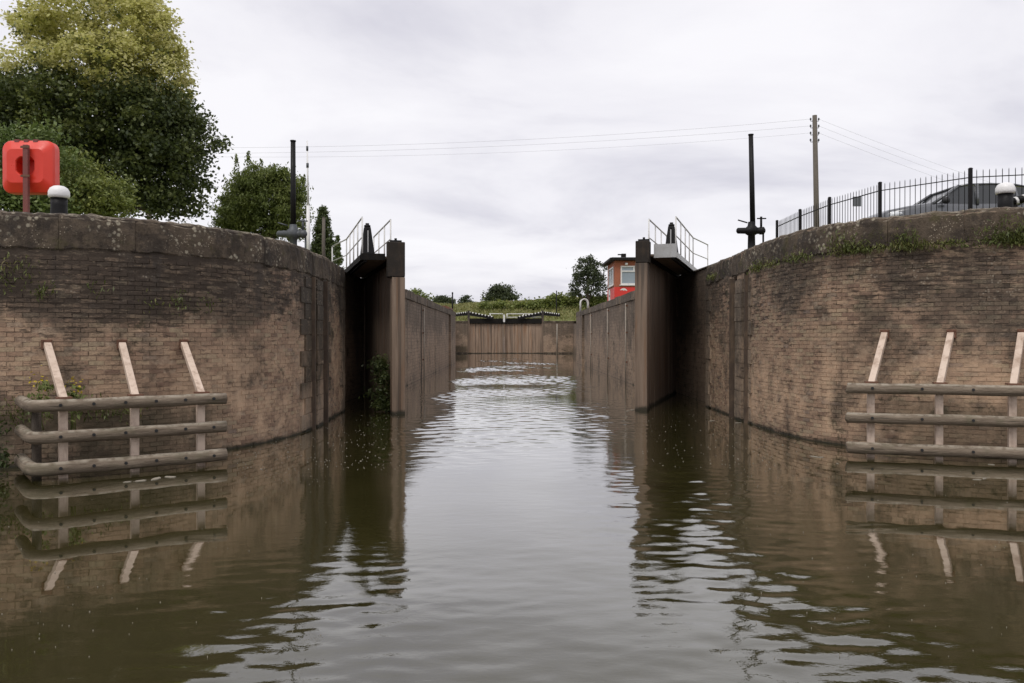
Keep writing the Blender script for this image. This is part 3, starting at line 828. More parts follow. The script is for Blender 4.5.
# ------------------------------------------------------------------ open lock gates at the mouth
def open_gate(P0, P1, sx, zt, ztop, zdeck, label, black_from):
    """leaf from the mitre post P0 back to the hinge P1; sx = which bank it belongs to"""
    P0, P1 = Vector((*P0, 0)), Vector((*P1, 0))
    u = (P1-P0).normalized(); L = (P1-P0).length
    n = Vector((u.y, -u.x, 0))*sx            # towards the recess, the face we see
    a = math.atan2(u.y, u.x)
    root = empty('lock_gate', P0, label, 'lock gate')
    def ob(q, w, off, th, z0, z1, name, mat, bevel=0.0, ro=root):
        c = P0 + u*(q) + n*off
        m = MB(); m.box((c.x, c.y, (z0+z1)/2), (w, th, z1-z0), a); return m.build(name, M[mat], ro, bevel)
    ob(0.0, 0.36, 0.0, 0.34, -1.2, black_from, 'mitre_post', 'gate_post_timber', 0.015)
    ob(0.0, 0.38, 0.03 if sx > 0 else 0.05, 0.37 if sx > 0 else 0.44, black_from+0.002, ztop, 'post_head', 'dark_timber', 0.02)
    ob(L/2+0.1, L-0.25, -0.06, 0.16, -1.2, zdeck+0.06, 'leaf_frame', 'tarred_timber')
    rg = random.Random(int(100*L))
    w = (L-0.5)/19
    for k in range(19):
        ob(0.30 + w*(k+0.5), w-0.012, 0.05 + rg.uniform(-.008, .008), 0.07, -1.0, zdeck+0.05, 'plank', 'gate_timber')
    ob(L-0.12, 0.3, 0.02, 0.34, -1.2, zdeck+0.05, 'heel_post', 'gate_post_timber')
    # walkway along the leaf
    LW_ = L-0.35; wd = 0.72
    nb = 18
    for k in range(nb):
        q0 = 0.12 + (LW_/nb)*(k+0.5)
        ob(q0, LW_/nb-0.018, 0.10+(wd+0.1)/2, wd+0.1, zdeck, zdeck+0.055, 'deck_board', 'gate_timber')
    for off in (0.155, 0.16+wd-0.06):
        ob(0.12+LW_/2, LW_, off, 0.09, zdeck-0.10, zdeck-0.004, 'deck_joist', 'tarred_timber')
    ob(0.12+LW_/2, LW_, 0.20+wd+0.02, 0.035, zdeck-0.07, zdeck+0.08, 'edge_board', 'dull_white_paint' if sx > 0 else 'tarred_timber')
    ob(0.09, 0.035, 0.26+wd/2, wd-0.1, zdeck-0.05, zdeck+(0.32 if sx > 0 else 0.12), 'end_board', 'fascia_grey' if sx > 0 else 'tarred_timber')
    # hand rails
    for off, q0, q1 in ((0.20+wd-0.03, 0.2, 5.2), (0.12, 0.45, 4.4)):
        rail = None
        h = 1.06
        def P(q, z): return P0 + u*q + n*off + Vector((0, 0, z))
        tail = []
        if q1 > 5:
            e = P(q1, 0) + u*2.3 + n*0.30
            tail = [e]
        m = MB(); m.path([P(q0, zdeck+h), P(q1, zdeck+h)] + [e + Vector((0, 0, zdeck+h)) for e in tail], 0.021, 8); rl = m.build('handrail', M['dull_white_paint'], root)
        m = MB(); m.path([P(q0, zdeck+h*0.52), P(q1, zdeck+h*0.52)] + [e + Vector((0, 0, zdeck+h*0.52)) for e in tail], 0.016, 8); m.build('mid_rail', M['dull_white_paint'], rl)
        for e in tail:
            m = MB(); m.path([e + Vector((0, 0, zdeck-0.3)), e + Vector((0, 0, zdeck+h))], 0.02, 8); m.build('stanchion', M['white_paint'], rl)
        np_ = 5 if q1 > 5 else 4
        for k in range(np_):
            q = q0 + (q1-q0)*k/(np_-1)
            m = MB(); m.path([P(q, zdeck+0.05), P(q, zdeck+h)], 0.02, 8); m.build('stanchion', M['white_paint'] if k < 4 else M['dull_white_paint'], rl)
    # tapered paddle gear case standing on the deck
    c = P0 + u*1.15 + n*0.66
    z0 = zdeck+0.056; z1 = zdeck+0.93
    m = MB(); m.frustum((c.x, c.y, z0), (0.40, 0.40), (c.x, c.y, z1), (0.17, 0.17), a)
    g = m.build('paddle_gear_case', M['black_paint'], root, 0.012)
    m = MB(); m.lathe((c.x, c.y, z1), [(0.085, 0), (0.09, 0.05), (0.05, 0.07), (0.05, 0.11)], 10); m.build('gear_cap', M['black_paint'], g)
    m = MB(); cc = c + n*0.0; m.path([cc - u*0.14 + Vector((0, 0, z1-0.06)), cc + u*0.10 + Vector((0, 0, z1-0.06))], 0.02, 6); m.build('spindle', M['black_paint'], g)
    m = MB(); m.box((c.x - u.x*0.165, c.y - u.y*0.165, z0+0.42), (0.02, 0.03, 0.7), a); m.build('rack_strip', M['fascia_grey'], g)
    # post strap
    c = P0 + n*0.05
    m = MB(); m.box((c.x, c.y, ztop+0.03), (0.14, 0.3, 0.05), a); m.box((c.x, c.y, ztop+0.08), (0.05, 0.06, 0.06), a); m.build('strap', M['black_paint'], root)
    return root, u, n
GR, gru, grn = open_gate((3.62, 22.75), (6.0, 30.2), 1, 4.1, 4.62, 4.22, 'open lock gate leaf with pale grey end board, on the hut side', 4.02)
GL, glu, gln = open_gate((-2.93, 21.65), (-5.0, 29.0), -1, 4.0, 4.46, 4.05, 'open lock gate leaf with a green bush growing at its foot', 3.55)

# ------------------------------------------------------------------ far end: closed gates, head walls
D = 100.0; K = D/F_PX
def fx(px): return (px-VPX)*K
def fz(py): return EYE + (VPY-py)*K
def head_wall(x0, x1, label, strip=None):
    r = empty('head_wall', ((x0+x1)/2, D, 0), label, 'wall')
    m = MB(); m.lim(x0, x1, D, D+3, -1.5, fz(322.6)); m.build('wall_face', M['chamber_brickwork'], r)
    m = MB(); m.lim(x0-0.02, x1+0.02, D-0.06, D+3, fz(322.6)+0.002, fz(320.8)); m.build('coping', M['coping_concrete'], r)
    m = MB(); m.lim(x0+0.01, x1-0.01, D-0.25, D-0.005, -1.0, 0.16); m.build('footing_ledge', M['coping_concrete'], r)
    if strip:
        m = MB(); m.path([(strip, D-0.07, -0.5), (strip, D-0.07, fz(324))], 0.07, 8); m.build('rod', M['pale_rod'], r)
head_wall(-9.0, fx(467.5), 'short brick head wall beside the closed far gates, behind the chamber pier')
head_wall(fx(543.5), 9.5, 'brick head wall with one pale vertical rod beside the closed far gates', fx(557))
def far_gate(xh, xm, label):
    r = empty('closed_lock_gate', (xh, D+0.6, 0), label, 'lock gate')
    y0, y1 = D+0.5, D+1.5
    n = 11; ang = math.atan2(y1-y0, xm-xh)
    ztop = fz(323.5)
    rg = random.Random(int(abs(xh)*10))
    for k in range(n):
        q = (k+0.5)/n
        w = abs(xm-xh)/n
        m = MB(); m.box((xh+(xm-xh)*q, y0+(y1-y0)*q + rg.uniform(-.02, .02), (ztop-1)/2), (w-0.018, 0.12, ztop+1), ang); m.build('plank', M['far_timber'], r)
    m = MB(); m.box(((xh+xm)/2, (y0+y1)/2+0.16, (ztop-1)/2), (abs(xm-xh), 0.16, ztop+0.9), ang); m.build('leaf_frame', M['tarred_timber'], r)
    m = MB(); m.box(((xh+xm)/2, (y0+y1)/2-0.05, (ztop+fz(318.3))/2+0.003), (abs(xm-xh), 0.5, fz(318.3)-ztop), ang); m.build('top_beam', M['tarred_timber'], r, 0.02)
    sg = 1 if xm < xh else -1
    m = MB(); m.lim(xm + sg*0.002, xm + sg*0.26, y1-0.22, y1+0.2, -1, ztop+0.2); m.build('mitre_post', M['gate_post_timber'], r)
    m = MB(); m.lim(xh-0.13, xh+0.13, y0-0.25, y0+0.2, -1, fz(310.5)); m.build('heel_post', M['gate_post_timber'], r)
    # striped stay on either side of the heel post
    for (xe, ze) in ((xh + sg*(-24)*K*1.05, fz(317)), (xh + sg*13*K*1.35, fz(314.2))):
        zp = fz(312.0)
        m = MB(); m.xprism([(xh, zp-0.40), (xe, ze-0.28), (xe, ze-0.10), (xh, zp-0.10)], y0-0.12, y0-0.05); st = m.build('stay_panel', M['black_paint'], r)
        L = 8
        for k in range(L):
            q0, q1 = (k+0.12)/L, (k+0.55)/L
            p = Vector((xh+(xe-xh)*q0, y0-0.12, zp+(ze-zp)*q0)); q = Vector((xh+(xe-xh)*q1, y0-0.12, zp+(ze-zp)*q1))
            m = MB(); m.path([p, q], 0.10, 6); m.build('white_band', M['white_paint'], st)
        m = MB(); m.path([Vector((xh, y0-0.06, zp-0.02)), Vector((xe, y0-0.06, ze-0.02))], 0.09, 6); m.build('stay_bar', M['black_paint'], r)
    return r
xm = fx(504)
far_gate(fx(468.5), xm-0.003, 'closed far lock gate leaf below the short white handrail')
far_gate(fx(542.8), xm+0.003, 'closed far lock gate leaf below the longer white handrail')
def rail_set(name, label, xs, x0, x1, zs, zb):
    r = empty(name, ((x0+x1)/2, D+0.9, zb), label, 'handrail')
    for z in zs:
        m = MB(); m.path([(x0, D+0.9, z), (x1, D+0.9, z)], 0.055, 6); m.build('rail', M['white_paint'], r)
    for x in xs:
        m = MB(); m.path([(x, D+0.9, zb), (x, D+0.9, max(zs)+0.05)], 0.06, 6); m.build('stanchion', M['white_paint'], r)
rail_set('gate_handrail', 'short white handrail on the far gate, ending at a thick white post', [fx(490)], fx(489), fx(503), [fz(313.6)], fz(318.4))
r_ = rail_set('gate_handrail', 'longer white handrail with two bars on the far gate', [fx(507), fx(523.5), fx(533.5), fx(542.6)], fx(507), fx(542.6), [fz(313.7), fz(319.6) + 0.3], fz(318.4))
pp = empty('gate_marker_post', (fx(504), D+1.0, fz(322)), 'thick white post at the middle of the closed far gates', 'post')
m = MB(); m.lim(fx(503.1), fx(505.0), D+0.72, D+0.86, fz(322), fz(314.5)); m.build('post', M['white_paint'], pp)
m = MB(); m.lim(fx(503.0), fx(505.1), D+0.70, D+0.88, fz(314.5)+0.003, fz(314.1)); m.build('cap', M['dull_white_paint'], pp)

# slim dark posts and white ladder hoop by the far gates
def slim_post(px, y0, y1, d, label, rr=0.07):
    b, t = at(px, y1, d), at(px, y0, d)
    r = empty('marker_post', b, label, 'post')
    m = MB(); m.path([(b.x, b.y, HL-0.1), t], [rr, rr*0.85], 8); m.build('shaft', M['black_paint'], r)
    m = MB(); m.path([t + Vector((0, 0, 0.003)), t + Vector((0, 0, 0.12))], [rr*1.3, rr*0.6], 8); m.build('cap', M['black_paint'], r)
slim_post(452.5, 293.5, 314, 72, 'slim dark post above the end of the chamber wall, beside the round dark tree')
slim_post(556.5, 291.5, 312, 106, 'slim dark post standing in front of the grassy bank')
def hoop(px, y0, y1, d):
    t, b = at(px, y0, d), at(px, y1, d)
    r = empty('ladder_hoop', (b.x, b.y, HR), 'white ladder hoop standing on the chamber wall before the oak', 'ladder rail')
    for s in (0, 0.55):
        m = MB(); pts = []
        w = 0.26; zt = t.z; zb = 3.8
        for k in range(9):
            q = math.pi*k/8
            pts.append((b.x - w*math.cos(q), d+s, zt-w+w*math.sin(q)))
        m.path([(b.x-w, d+s, zb)] + pts + [(b.x+w, d+s, zb)], 0.045, 6); m.build('hoop', M['white_paint'], r)
    m = MB(); m.path([(b.x-0.26, d, zb+0.4), (b.x-0.26, d+0.55, zb+0.4)], 0.03, 6); m.build('brace', M['white_paint'], r)
    m = MB(); m.path([(b.x+0.26, d, zb+0.4), (b.x+0.26, d+0.55, zb+0.4)], 0.03, 6); m.build('brace', M['white_paint'], r)
hoop(584.5, 299, 309, 57.5)
# red-brown capping at the end of the left chamber wall
rc = empty('end_cap_block', (-4.6, 60.5, HL), 'rusty red block capping the end of the chamber wall', 'capping block')
m = MB(); m.xprism([(-4.9, HL+0.02), (-4.2, HL+0.02), (-4.22, HL+0.16), (-4.5, HL+0.26), (-4.9, HL+0.24)], 57.6, 61.5); m.build('block', M['rust_plate'], rc)

# ------------------------------------------------------------------ lock keeper's hut
def hut():
    x0, x1, y0, y1, zb, zr, zt = 6.55, 9.9, 52.0, 55.7, 3.8, 5.13, 6.78
    r = empty('control_hut', ((x0+x1)/2, (y0+y1)/2, zb), 'small red and brick lock keeper hut with white windows and flat black roof', 'hut')
    m = MB(); m.lim(x0-0.015, x1+0.015, y0-0.015, y1+0.015, zb, zr); pl = m.build('painted_plinth', M['red_paint'], r)
    # brick storey built round the openings
    wz0, wz1 = 5.28, 6.46
    fx0, fx1 = 6.93, 8.9
    sy0, sy1 = 52.5, 54.9
    def b(a, c, d, e, f, g): m = MB(); m.lim(a, c, d, e, f, g); m.build('wall', M['hut_brick'], r)
    b(x0, fx0, y0, y0+0.2, zr+0.002, zt); b(fx1, x1, y0, y0+0.2, zr+0.002, zt)
    b(fx0+0.001, fx1-0.001, y0, y0+0.2, zr+0.002, wz0); b(fx0+0.001, fx1-0.001, y0, y0+0.2, wz1, zt)
    b(x0, x0+0.2, y0+0.201, sy0, zr+0.002, zt); b(x0, x0+0.2, sy1, y1, zr+0.002, zt)
    b(x0, x0+0.2, sy0+0.001, sy1-0.001, zr+0.002, wz0); b(x0, x0+0.2, sy0+0.001, sy1-0.001, wz1, zt)
    b(x1-0.2, x1, y0+0.201, y1-0.201, zr+0.002, zt); b(x0+0.201, x1-0.201, y1-0.2, y1, zr+0.002, zt)
    # front window
    w = empty('window', (fx0, y0, wz0)); w.parent = r; w.location = Vector((fx0, y0, wz0)) - Vector(r.location)
    def part(name, mat, *L_):
        m = MB()
        for q in L_: m.lim(*q)
        return m.build(name, M[mat], w)
    t = 0.085
    part('frame', 'white_paint', (fx0, fx1, y0-0.03, y0+0.08, wz0, wz0+t), (fx0, fx1, y0-0.03, y0+0.08, wz1-t, wz1), (fx0, fx0+t, y0-0.028, y0+0.078, wz0+t, wz1-t), (fx1-t, fx1, y0-0.028, y0+0.078, wz0+t, wz1-t),
         (fx0+t, fx1-t, y0-0.026, y0+0.076, 6.08, 6.08+t), (7.72, 7.72+t, y0-0.024, y0+0.074, 6.08+t, wz1-t), (7.9, 7.9+t, y0-0.024, y0+0.074, wz0+t, 6.08))
    part('pane', 'window_glass', (fx0+t, fx1-t, y0+0.03, y0+0.04, wz0+t, wz1-t))
    part('sill', 'white_paint', (fx0-0.08, fx1+0.08, y0-0.10, y0-0.032, wz0-0.06, wz0-0.002))
    w = empty('window', (x0, sy0, wz0)); w.parent = r; w.location = Vector((x0, sy0, wz0)) - Vector(r.location)
    part('frame', 'white_paint', (x0-0.03, x0+0.08, sy0, sy1, wz0, wz0+t), (x0-0.03, x0+0.08, sy0, sy1, wz1-t, wz1), *[(x0-0.028, x0+0.078, yy, yy+t, wz0+t, wz1-t) for yy in (sy0, (sy0+sy1)/2, sy1-t)])
    part('pane', 'window_glass', (x0+0.03, x0+0.04, sy0+t, sy1-t, wz0+t, wz1-t))
    part('sill', 'white_paint', (x0-0.10, x0-0.032, sy0-0.06, sy1+0.06, wz0-0.06, wz0-0.002))
    m = MB(); m.lim(x0-0.05, x0-0.018, 54.0, 54.75, zb, 5.1); d = m.build('door', M['white_paint'], r)
    m = MB(); m.path([(x0-0.07, 54.12, 4.6), (x0-0.07, 54.12, 4.75)], 0.02, 6); m.build('handle', M['black_paint'], d)
    m = MB(); m.lim(x0-0.32, x1+0.3, y0-0.34, y1+0.3, zt+0.002, zt+0.17); rf = m.build('roof', M['roof_black'], r, 0.02)
    m = MB(); m.lim(x0-0.2, x1+0.2, y0-0.2, y1+0.2, zt+0.173, zt+0.20); m.build('roof_felt', M['sign_grey'], rf)
    m = MB(); m.lim(7.0, 7.28, y0+0.05, y0+0.4, zt+0.202, zt+0.45); m.lim(6.78, 7.05, y0+0.12, y0+0.3, zt+0.37, zt+0.43); m.build('vent', M['roof_black'], rf)
    m = MB(); m.lathe((7.28, y0-0.09, 6.58), [(0.03, -0.09), (0.09, -0.07), (0.10, 0.0), (0.06, 0.07)], 10); m.build('wall_lamp', M['white_paint'], r)
    # white winged emblem on the red plinth
    m = MB()
    pts = [(6.88, 4.93), (6.98, 5.02), (7.08, 5.06), (7.20, 5.05), (7.30, 4.98), (7.34, 4.88), (7.26, 4.92), (7.16, 4.93), (7.10, 4.90), (7.04, 4.95), (6.96, 4.93)]
    m.xprism(pts, y0-0.026, y0-0.0165); m.build('emblem', M['white_paint'], pl)
hut()

# ------------------------------------------------------------------ mooring fenders (log rails on posts)
def fender(A, B, zs, posts, sx, wall_path, ends, label, strut_dx, ztop_w):
    """logs between plan points A and B; posts at fractions; struts back to the wall"""
    A, B = Vector((*A, 0)), Vector((*B, 0))
    u = (B-A).normalized(); L = (B-A).length
    n = Vector((-u.y, u.x, 0))
    if n.y < 0: n = -n                       # towards the wall
    root = empty('log_fender', (A+B)/2, label, 'fender')
    rg = random.Random(int(L*100))
    for k, z in enumerate(zs):
        r = 0.087 if k else 0.096
        pts = []
        if ends[0]:
            for q in (0.0, 0.35, 0.7, 1.0):
                ang = q*math.pi/2*0.75
                pass
            pts += [A - u*0.13 + n*1.25, A - u*0.13 + n*0.6, A - u*0.13 + n*0.28, A - u*0.09 + n*0.09, A + u*0.03 + n*0.01]
        else:
            pts += [A - u*0.02]
        N = 12
        for i in range(1 if ends[0] else 0, N+1):
            j = rg.uniform(-0.008, 0.008)
            pts.append(A + u*(L*i/N) + n*j)
        pts = [Vector((p.x, p.y, z + 0.004*math.sin(i*1.3+k))) for i, p in enumerate(pts)]
        rs = [r*rg.uniform(0.97, 1.03) for _ in pts]
        if not ends[0]: rs[0] = r*0.8
        m = MB(); m.path(pts, rs, 12); lg = m.build('log', M['weathered_log'], root)
        for b in range(6):                       # bolt heads
            q = L*(b+0.5)/6
            c = A + u*q - n*(r*0.96)
            m = MB(); m.path([(c.x+n.x*0.03, c.y+n.y*0.03, z+0.01), (c.x-n.x*0.018, c.y-n.y*0.018, z+0.01)], 0.024, 6); m.build('bolt', M['rubber'], lg)
    for k, f in enumerate(posts):
        c = A + u*(L*f) + n*0.17
        m = MB(); m.box((c.x, c.y, (zs[-1]-0.6)/2+0.02), (0.115, 0.09, zs[-1]+0.6), math.atan2(u.y, u.x)); m.build('post', M['faded_pink_steel'], root, 0.008)
        # strut up to a plate on the wall
        b = Vector((c.x, c.y, zs[-1]+0.06)) - n*0.06
        best = min((wall_path(s*0.05)[0] for s in range(0, 320)), key=lambda p: abs(VPX + p.x/p.y*F_PX - strut_dx[k]))
        t = Vector((best.x, best.y, ztop_w))
        d = (t-b).normalized(); t2 = t - Vector((d.x, d.y, 0))*0.06
        m = MB()
        X = d.cross(Vector((0, 0, 1))).normalized(); Y = X.cross(d).normalized()
        vs = []
        for p in (b, t2):
            for a_, b_ in ((-1, -1), (1, -1), (1, 1), (-1, 1)): vs.append(p + X*a_*0.052 + Y*b_*0.045)
        m.add(vs, [(0,3,2,1),(4,5,6,7),(0,1,5,4),(1,2,6,5),(2,3,7,6),(3,0,4,7)]); m.build('strut', M['faded_pink_steel'], root, 0.008)
        pa, ta, na = wall_path(min(range(0, 320), key=lambda s: (wall_path(s*0.05)[0]-Vector((t.x, t.y, 0))).length)*0.05, 0.022)
        m = MB(); m.box((pa.x, pa.y, ztop_w), (0.15, 0.03, 0.16), math.atan2(ta.y, ta.x)); pl = m.build('wall_plate', M['rust_plate'], root, 0.004)
        for a_, b_ in ((-1, -1), (1, -1), (1, 1), (-1, 1)):
            cc = pa + ta*(0.05*a_) + na*0.015
            m = MB(); m.path([(cc.x, cc.y, ztop_w+0.055*b_), (cc.x+na.x*0.02, cc.y+na.y*0.02, ztop_w+0.055*b_)], 0.014, 6); m.build('bolt', M['rust_plate'], pl)
        m = MB(); m.box((b.x, b.y, zs[-1]+0.10), (0.2, 0.16, 0.025), math.atan2(u.y, u.x)); m.build('foot_plate', M['rust_plate'], root)
    if ends[0]:
        c = A - u*0.02 + n*0.45
        m = MB(); m.path([(c.x, c.y, -0.6), (c.x, c.y, zs[-1])], 0.065, 8); m.build('end_pile', M['bark'], root)
    return root
fender((-6.475, 11.507), (-4.45, 13.0), (0.16, 0.60, 1.04), (0.11, 0.486, 0.866), -1, LPATH, (True, False), 'three-log mooring fender on the wall below the red lifebuoy housing', (47, 123, 183), 1.88)
fender((5.62, 13.80), (9.9, 12.55), (0.16, 0.66, 1.15), (0.085, 0.317, 0.555, 0.79), 1, RPATH, (False, False), 'three-log mooring fender on the wall below the railings', (886, 951, 1022, 1090), 2.05)

# ------------------------------------------------------------------ lifebuoy housing on its post, bollards
def lifebuoy():
    d = 14.35
    c = at(28.5, 167, d-0.07)
    r = empty('lifebuoy_housing', (c.x, d-0.16, HL), 'bright red lifebuoy housing on a rusty post above the quay wall', 'lifebuoy housing')
    hw, hh = 0.448, 0.455
    def ring(w, h, rad, y, n=6):
        out = []
        for (sx, sz, a0) in ((1, 1, 0), (-1, 1, 90), (-1, -1, 180), (1, -1, 270)):
            for k in range(n+1):
                q = R(a0 + 90*k/n)
                out.append((c.x + sx*(w-rad) + rad*math.cos(q), y, c.z + sz*(h-rad) + rad*math.sin(q)))
        return out
    def circ(rad, y, N):
        ps = ring(1, 1, 0.5, y)
        out = []
        for (x, yy, z) in ps:
            a = math.atan2(z-c.z, x-c.x); out.append((c.x+rad*math.cos(a), y, c.z+rad*math.sin(a)))
        return out
    rings = [ring(hw*0.96, hh*0.96, 0.14, d+0.16), ring(hw, hh, 0.15, d+0.12), ring(hw, hh, 0.15, d-0.02), ring(hw*0.96, hh*0.965, 0.15, d-0.06), ring(hw*0.72, hh*0.66, 0.10, d-0.135), ring(hw*0.69, hh*0.63, 0.09, d-0.142),
             circ(0.185, d-0.142, 28), circ(0.17, d-0.128, 28), circ(0.16, d+0.13, 28), circ(0.02, d+0.135, 28)]
    vs = [p for q in rings for p in q]; N = len(rings[0]); fs = []
    for i in range(len(rings)-1):
        for k in range(N): fs.append((i*N+k, i*N+(k+1) % N, (i+1)*N+(k+1) % N, (i+1)*N+k))
    fs.append(tuple(reversed(range(N)))); fs.append(tuple((len(rings)-1)*N+k for k in range(N)))
    m = MB(); m.add(vs, fs, True); hs = m.build('housing', M['red_plastic'], r)
    hs.data.shade_smooth() if False else None
    mod = hs.modifiers.new('edge', 'EDGE_SPLIT'); mod.split_angle = R(17)
    for k in (-1, 0, 1):                                  # top lugs
        m = MB(); m.box((c.x + k*0.16 - 0.02, d-0.04, c.z+hh-0.012), (0.075, 0.07, 0.05)); m.build('lug', M['rust_red_post'], hs)
    px = at(27.5, 167, d-0.20).x
    m = MB(); m.box((px, d-0.20, (HL-0.1 + c.z+0.34)/2), (0.085, 0.07, c.z+0.34-HL+0.1)); m.build('post', M['rust_red_post'], r, 0.006)
    for dz in (0.30, -0.19):
        m = MB(); m.box((px, d-0.235, c.z+dz), (0.15, 0.02, 0.035)); m.build('clip', M['rust_plate'], r)
lifebuoy()

def bollard(px, ytop, d, ground, label):
    t = at(px, ytop, d)
    r = empty('bollard', (t.x, d, ground), label, 'bollard', 'bollards on the lock quays')
    H = t.z-ground
    m = MB(); m.lathe((t.x, d, ground-0.05), [(0.15, 0), (0.135, 0.05), (0.125, H*0.5), (0.13, H-0.16)], 24); m.build('body', M['black_paint'], r)
    m = MB(); m.lathe((t.x, d, ground), [(0.10, H-0.208), (0.155, H-0.205), (0.165, H-0.16), (0.162, H-0.10), (0.135, H-0.045), (0.085, H-0.012), (0.03, H-0.001)], 24); m.build('cap', M['fresh_white_paint'], r)
bollard(60, 186, 13.75, HL, 'black bollard with white domed cap beside the red lifebuoy housing')
bollard(1005.5, 182.5, 15.2, HR, 'black bollard with white domed cap in front of the parked car')

# striped rail end right of the bollard
def striped_rail():
    d = 15.6
    a, b = at(1012, 202, d), at(1062, 188, d)
    r = empty('striped_rail', (a.x, d, HR), 'black rail with white bands at the edge of the quay beside the bollard', 'rail')
    m = MB(); m.path([a, b], 0.075, 8); m.build('bar', M['black_paint'], r)
    for k in range(6):
        p, q = a.lerp(b, (k+0.3)/6), a.lerp(b, (k+0.62)/6)
        m = MB(); m.path([p, q], 0.079, 8); m.build('white_band', M['white_paint'], r)
    for f in (0.06, 0.9):
        p = a.lerp(b, f); m = MB(); m.box((p.x, d, (HR-0.05+p.z)/2), (0.07, 0.07, p.z-HR+0.05)); m.build('leg', M['black_paint'], r)
striped_rail()

# ------------------------------------------------------------------ railings on the right quay
def railings():
    zt = 5.22
    P = []
    for px, py in ((777, 221), (800, 210), (829.5, 198), (880, 183), (970.5, 169)):
        dd = (zt-EYE)*F_PX/(VPY-py); P.append(Vector(((px-VPX)/F_PX*dd, dd, 0)))
    P += [Vector((10.4, 15.45, 0)), Vector((12.3, 15.3, 0)), Vector((14.2, 15.25, 0))]
    r = empty('quay_railings', (P[0].x, P[0].y, HR), 'black iron railings with slim bars curving along the quay before the car', 'railings')
    g = HR-0.05
    for p in P:
        m = MB(); m.box((p.x, p.y, (g+zt)/2), (0.062, 0.062, zt-g)); po = m.build('post', M['black_paint'], r, 0.006)
        m = MB(); m.frustum((p.x, p.y, zt+0.001), (0.072, 0.072), (p.x, p.y, zt+0.025), (0.04, 0.04)); m.build('post_cap', M['black_paint'], po)
    for a, b in zip(P, P[1:]):
        L = (b-a).length; u = (b-a).normalized(); ang = math.atan2(u.y, u.x)
        for z in (zt-0.16, g+0.16):
            c = (a+b)/2; m = MB(); m.box((c.x, c.y, z), (L-0.09, 0.035, 0.014), ang); m.build('rail', M['black_paint'], r)
        n = int(round(L/0.108))
        for k in range(1, n):
            p = a + u*(L*k/n)
            m = MB(); m.path([(p.x, p.y, g+0.06), (p.x, p.y, zt-0.045), (p.x, p.y, zt-0.01)], [0.0075, 0.0075, 0.0015], 6, caps=True); m.build('bar', M['black_paint'], r)
    return P
FP = railings()
# small notice behind the railings
def notice():
    d = 24.0
    c = at(857, 201.5, d)
    r = empty('notice_board', (c.x, d, HR), 'small grey notice board on a post behind the railings', 'sign')
    m = MB(); m.lim(c.x-0.12, c.x+0.12, d-0.012, d+0.012, c.z-0.14, c.z+0.14); m.build('board', M['sign_grey'], r)
    m = MB(); m.path([(c.x, d+0.04, HR-0.1), (c.x, d+0.04, c.z+0.1)], 0.012, 6); m.build('post', M['dull_white_paint'], r)
notice()

# ------------------------------------------------------------------ paddle gear posts
def gear_post(px, ytop, ybase, d, ground, lean, mat, label, body_mat):
    t = at(px, ytop, d); b = at(px, ybase, d)
    r = empty('paddle_gear', (b.x, d, ground), label, 'paddle gear')
    x = b.x; z = b.z
    m = MB(); m.path([(x+lean*0.6, d, z+0.25), (x+lean*0.2, d, z+(t.z-z)*0.5), (x-lean*0.4, d, t.z)], [0.07, 0.066, 0.06], 10); m.build('rack_tube', M['black_paint'], r)
    m = MB(); m.path([(x-lean*0.4, d, t.z+0.002), (x-lean*0.4, d, t.z+0.03)], 0.072, 10); m.build('tube_cap', M['black_paint'], r)
    m = MB(); m.lathe((x, d, ground-0.05), [(0.18, 0), (0.18, 0.05), (0.10, 0.08), (0.09, z-ground+0.02), (0.15, z-ground+0.05), (0.16, z-ground+0.20), (0.10, z-ground+0.26), (0.085, z-ground+0.36)], 16); bd = m.build('pedestal', M[body_mat], r)
    zc = z+0.08
    m = MB(); m.lathe((x-0.36, d-0.03, zc), [(0.04, -0.03), (0.075, 0.0), (0.08, 0.22), (0.12, 0.25), (0.125, 0.42), (0.085, 0.45), (0.085, 0.55), (0.10, 0.56), (0.10, 0.66), (0.04, 0.70)], 14, axis='X'); m.build('gearbox', M[body_mat], r)
    m = MB(); m.path([(x+0.24, d-0.02, zc+0.1), (x+0.24, d-0.02, zc+0.36)], 0.03, 8); m.build('spindle', M[body_mat], r)
    m = MB(); m.path([(x+0.13, d-0.04, zc+0.31), (x+0.36, d-0.04, zc+0.31)], 0.018, 6); m.build('crank', M[body_mat], r)
    m = MB(); m.path([(x-0.36, d-0.05, zc+0.27), (x-0.12, d-0.05, zc+0.2)], 0.018, 6); m.build('lever', M[body_mat], r)
    m = MB(); m.path([(x+0.30, d, ground-0.05), (x+0.30, d, zc-0.08)], 0.025, 6); m.build('stay', M[body_mat], r)
gear_post(751.5, 135.5, 234, 21.2, HR, 0.05, 'black_paint', 'tall black paddle gear tube with a black gearbox at the railings end', 'black_paint')
gear_post(293.5, 142, 237.5, 20.2, HL, 0.0, 'black_paint', 'tall black paddle gear tube with a grey gearbox before the trees', 'grey_iron')

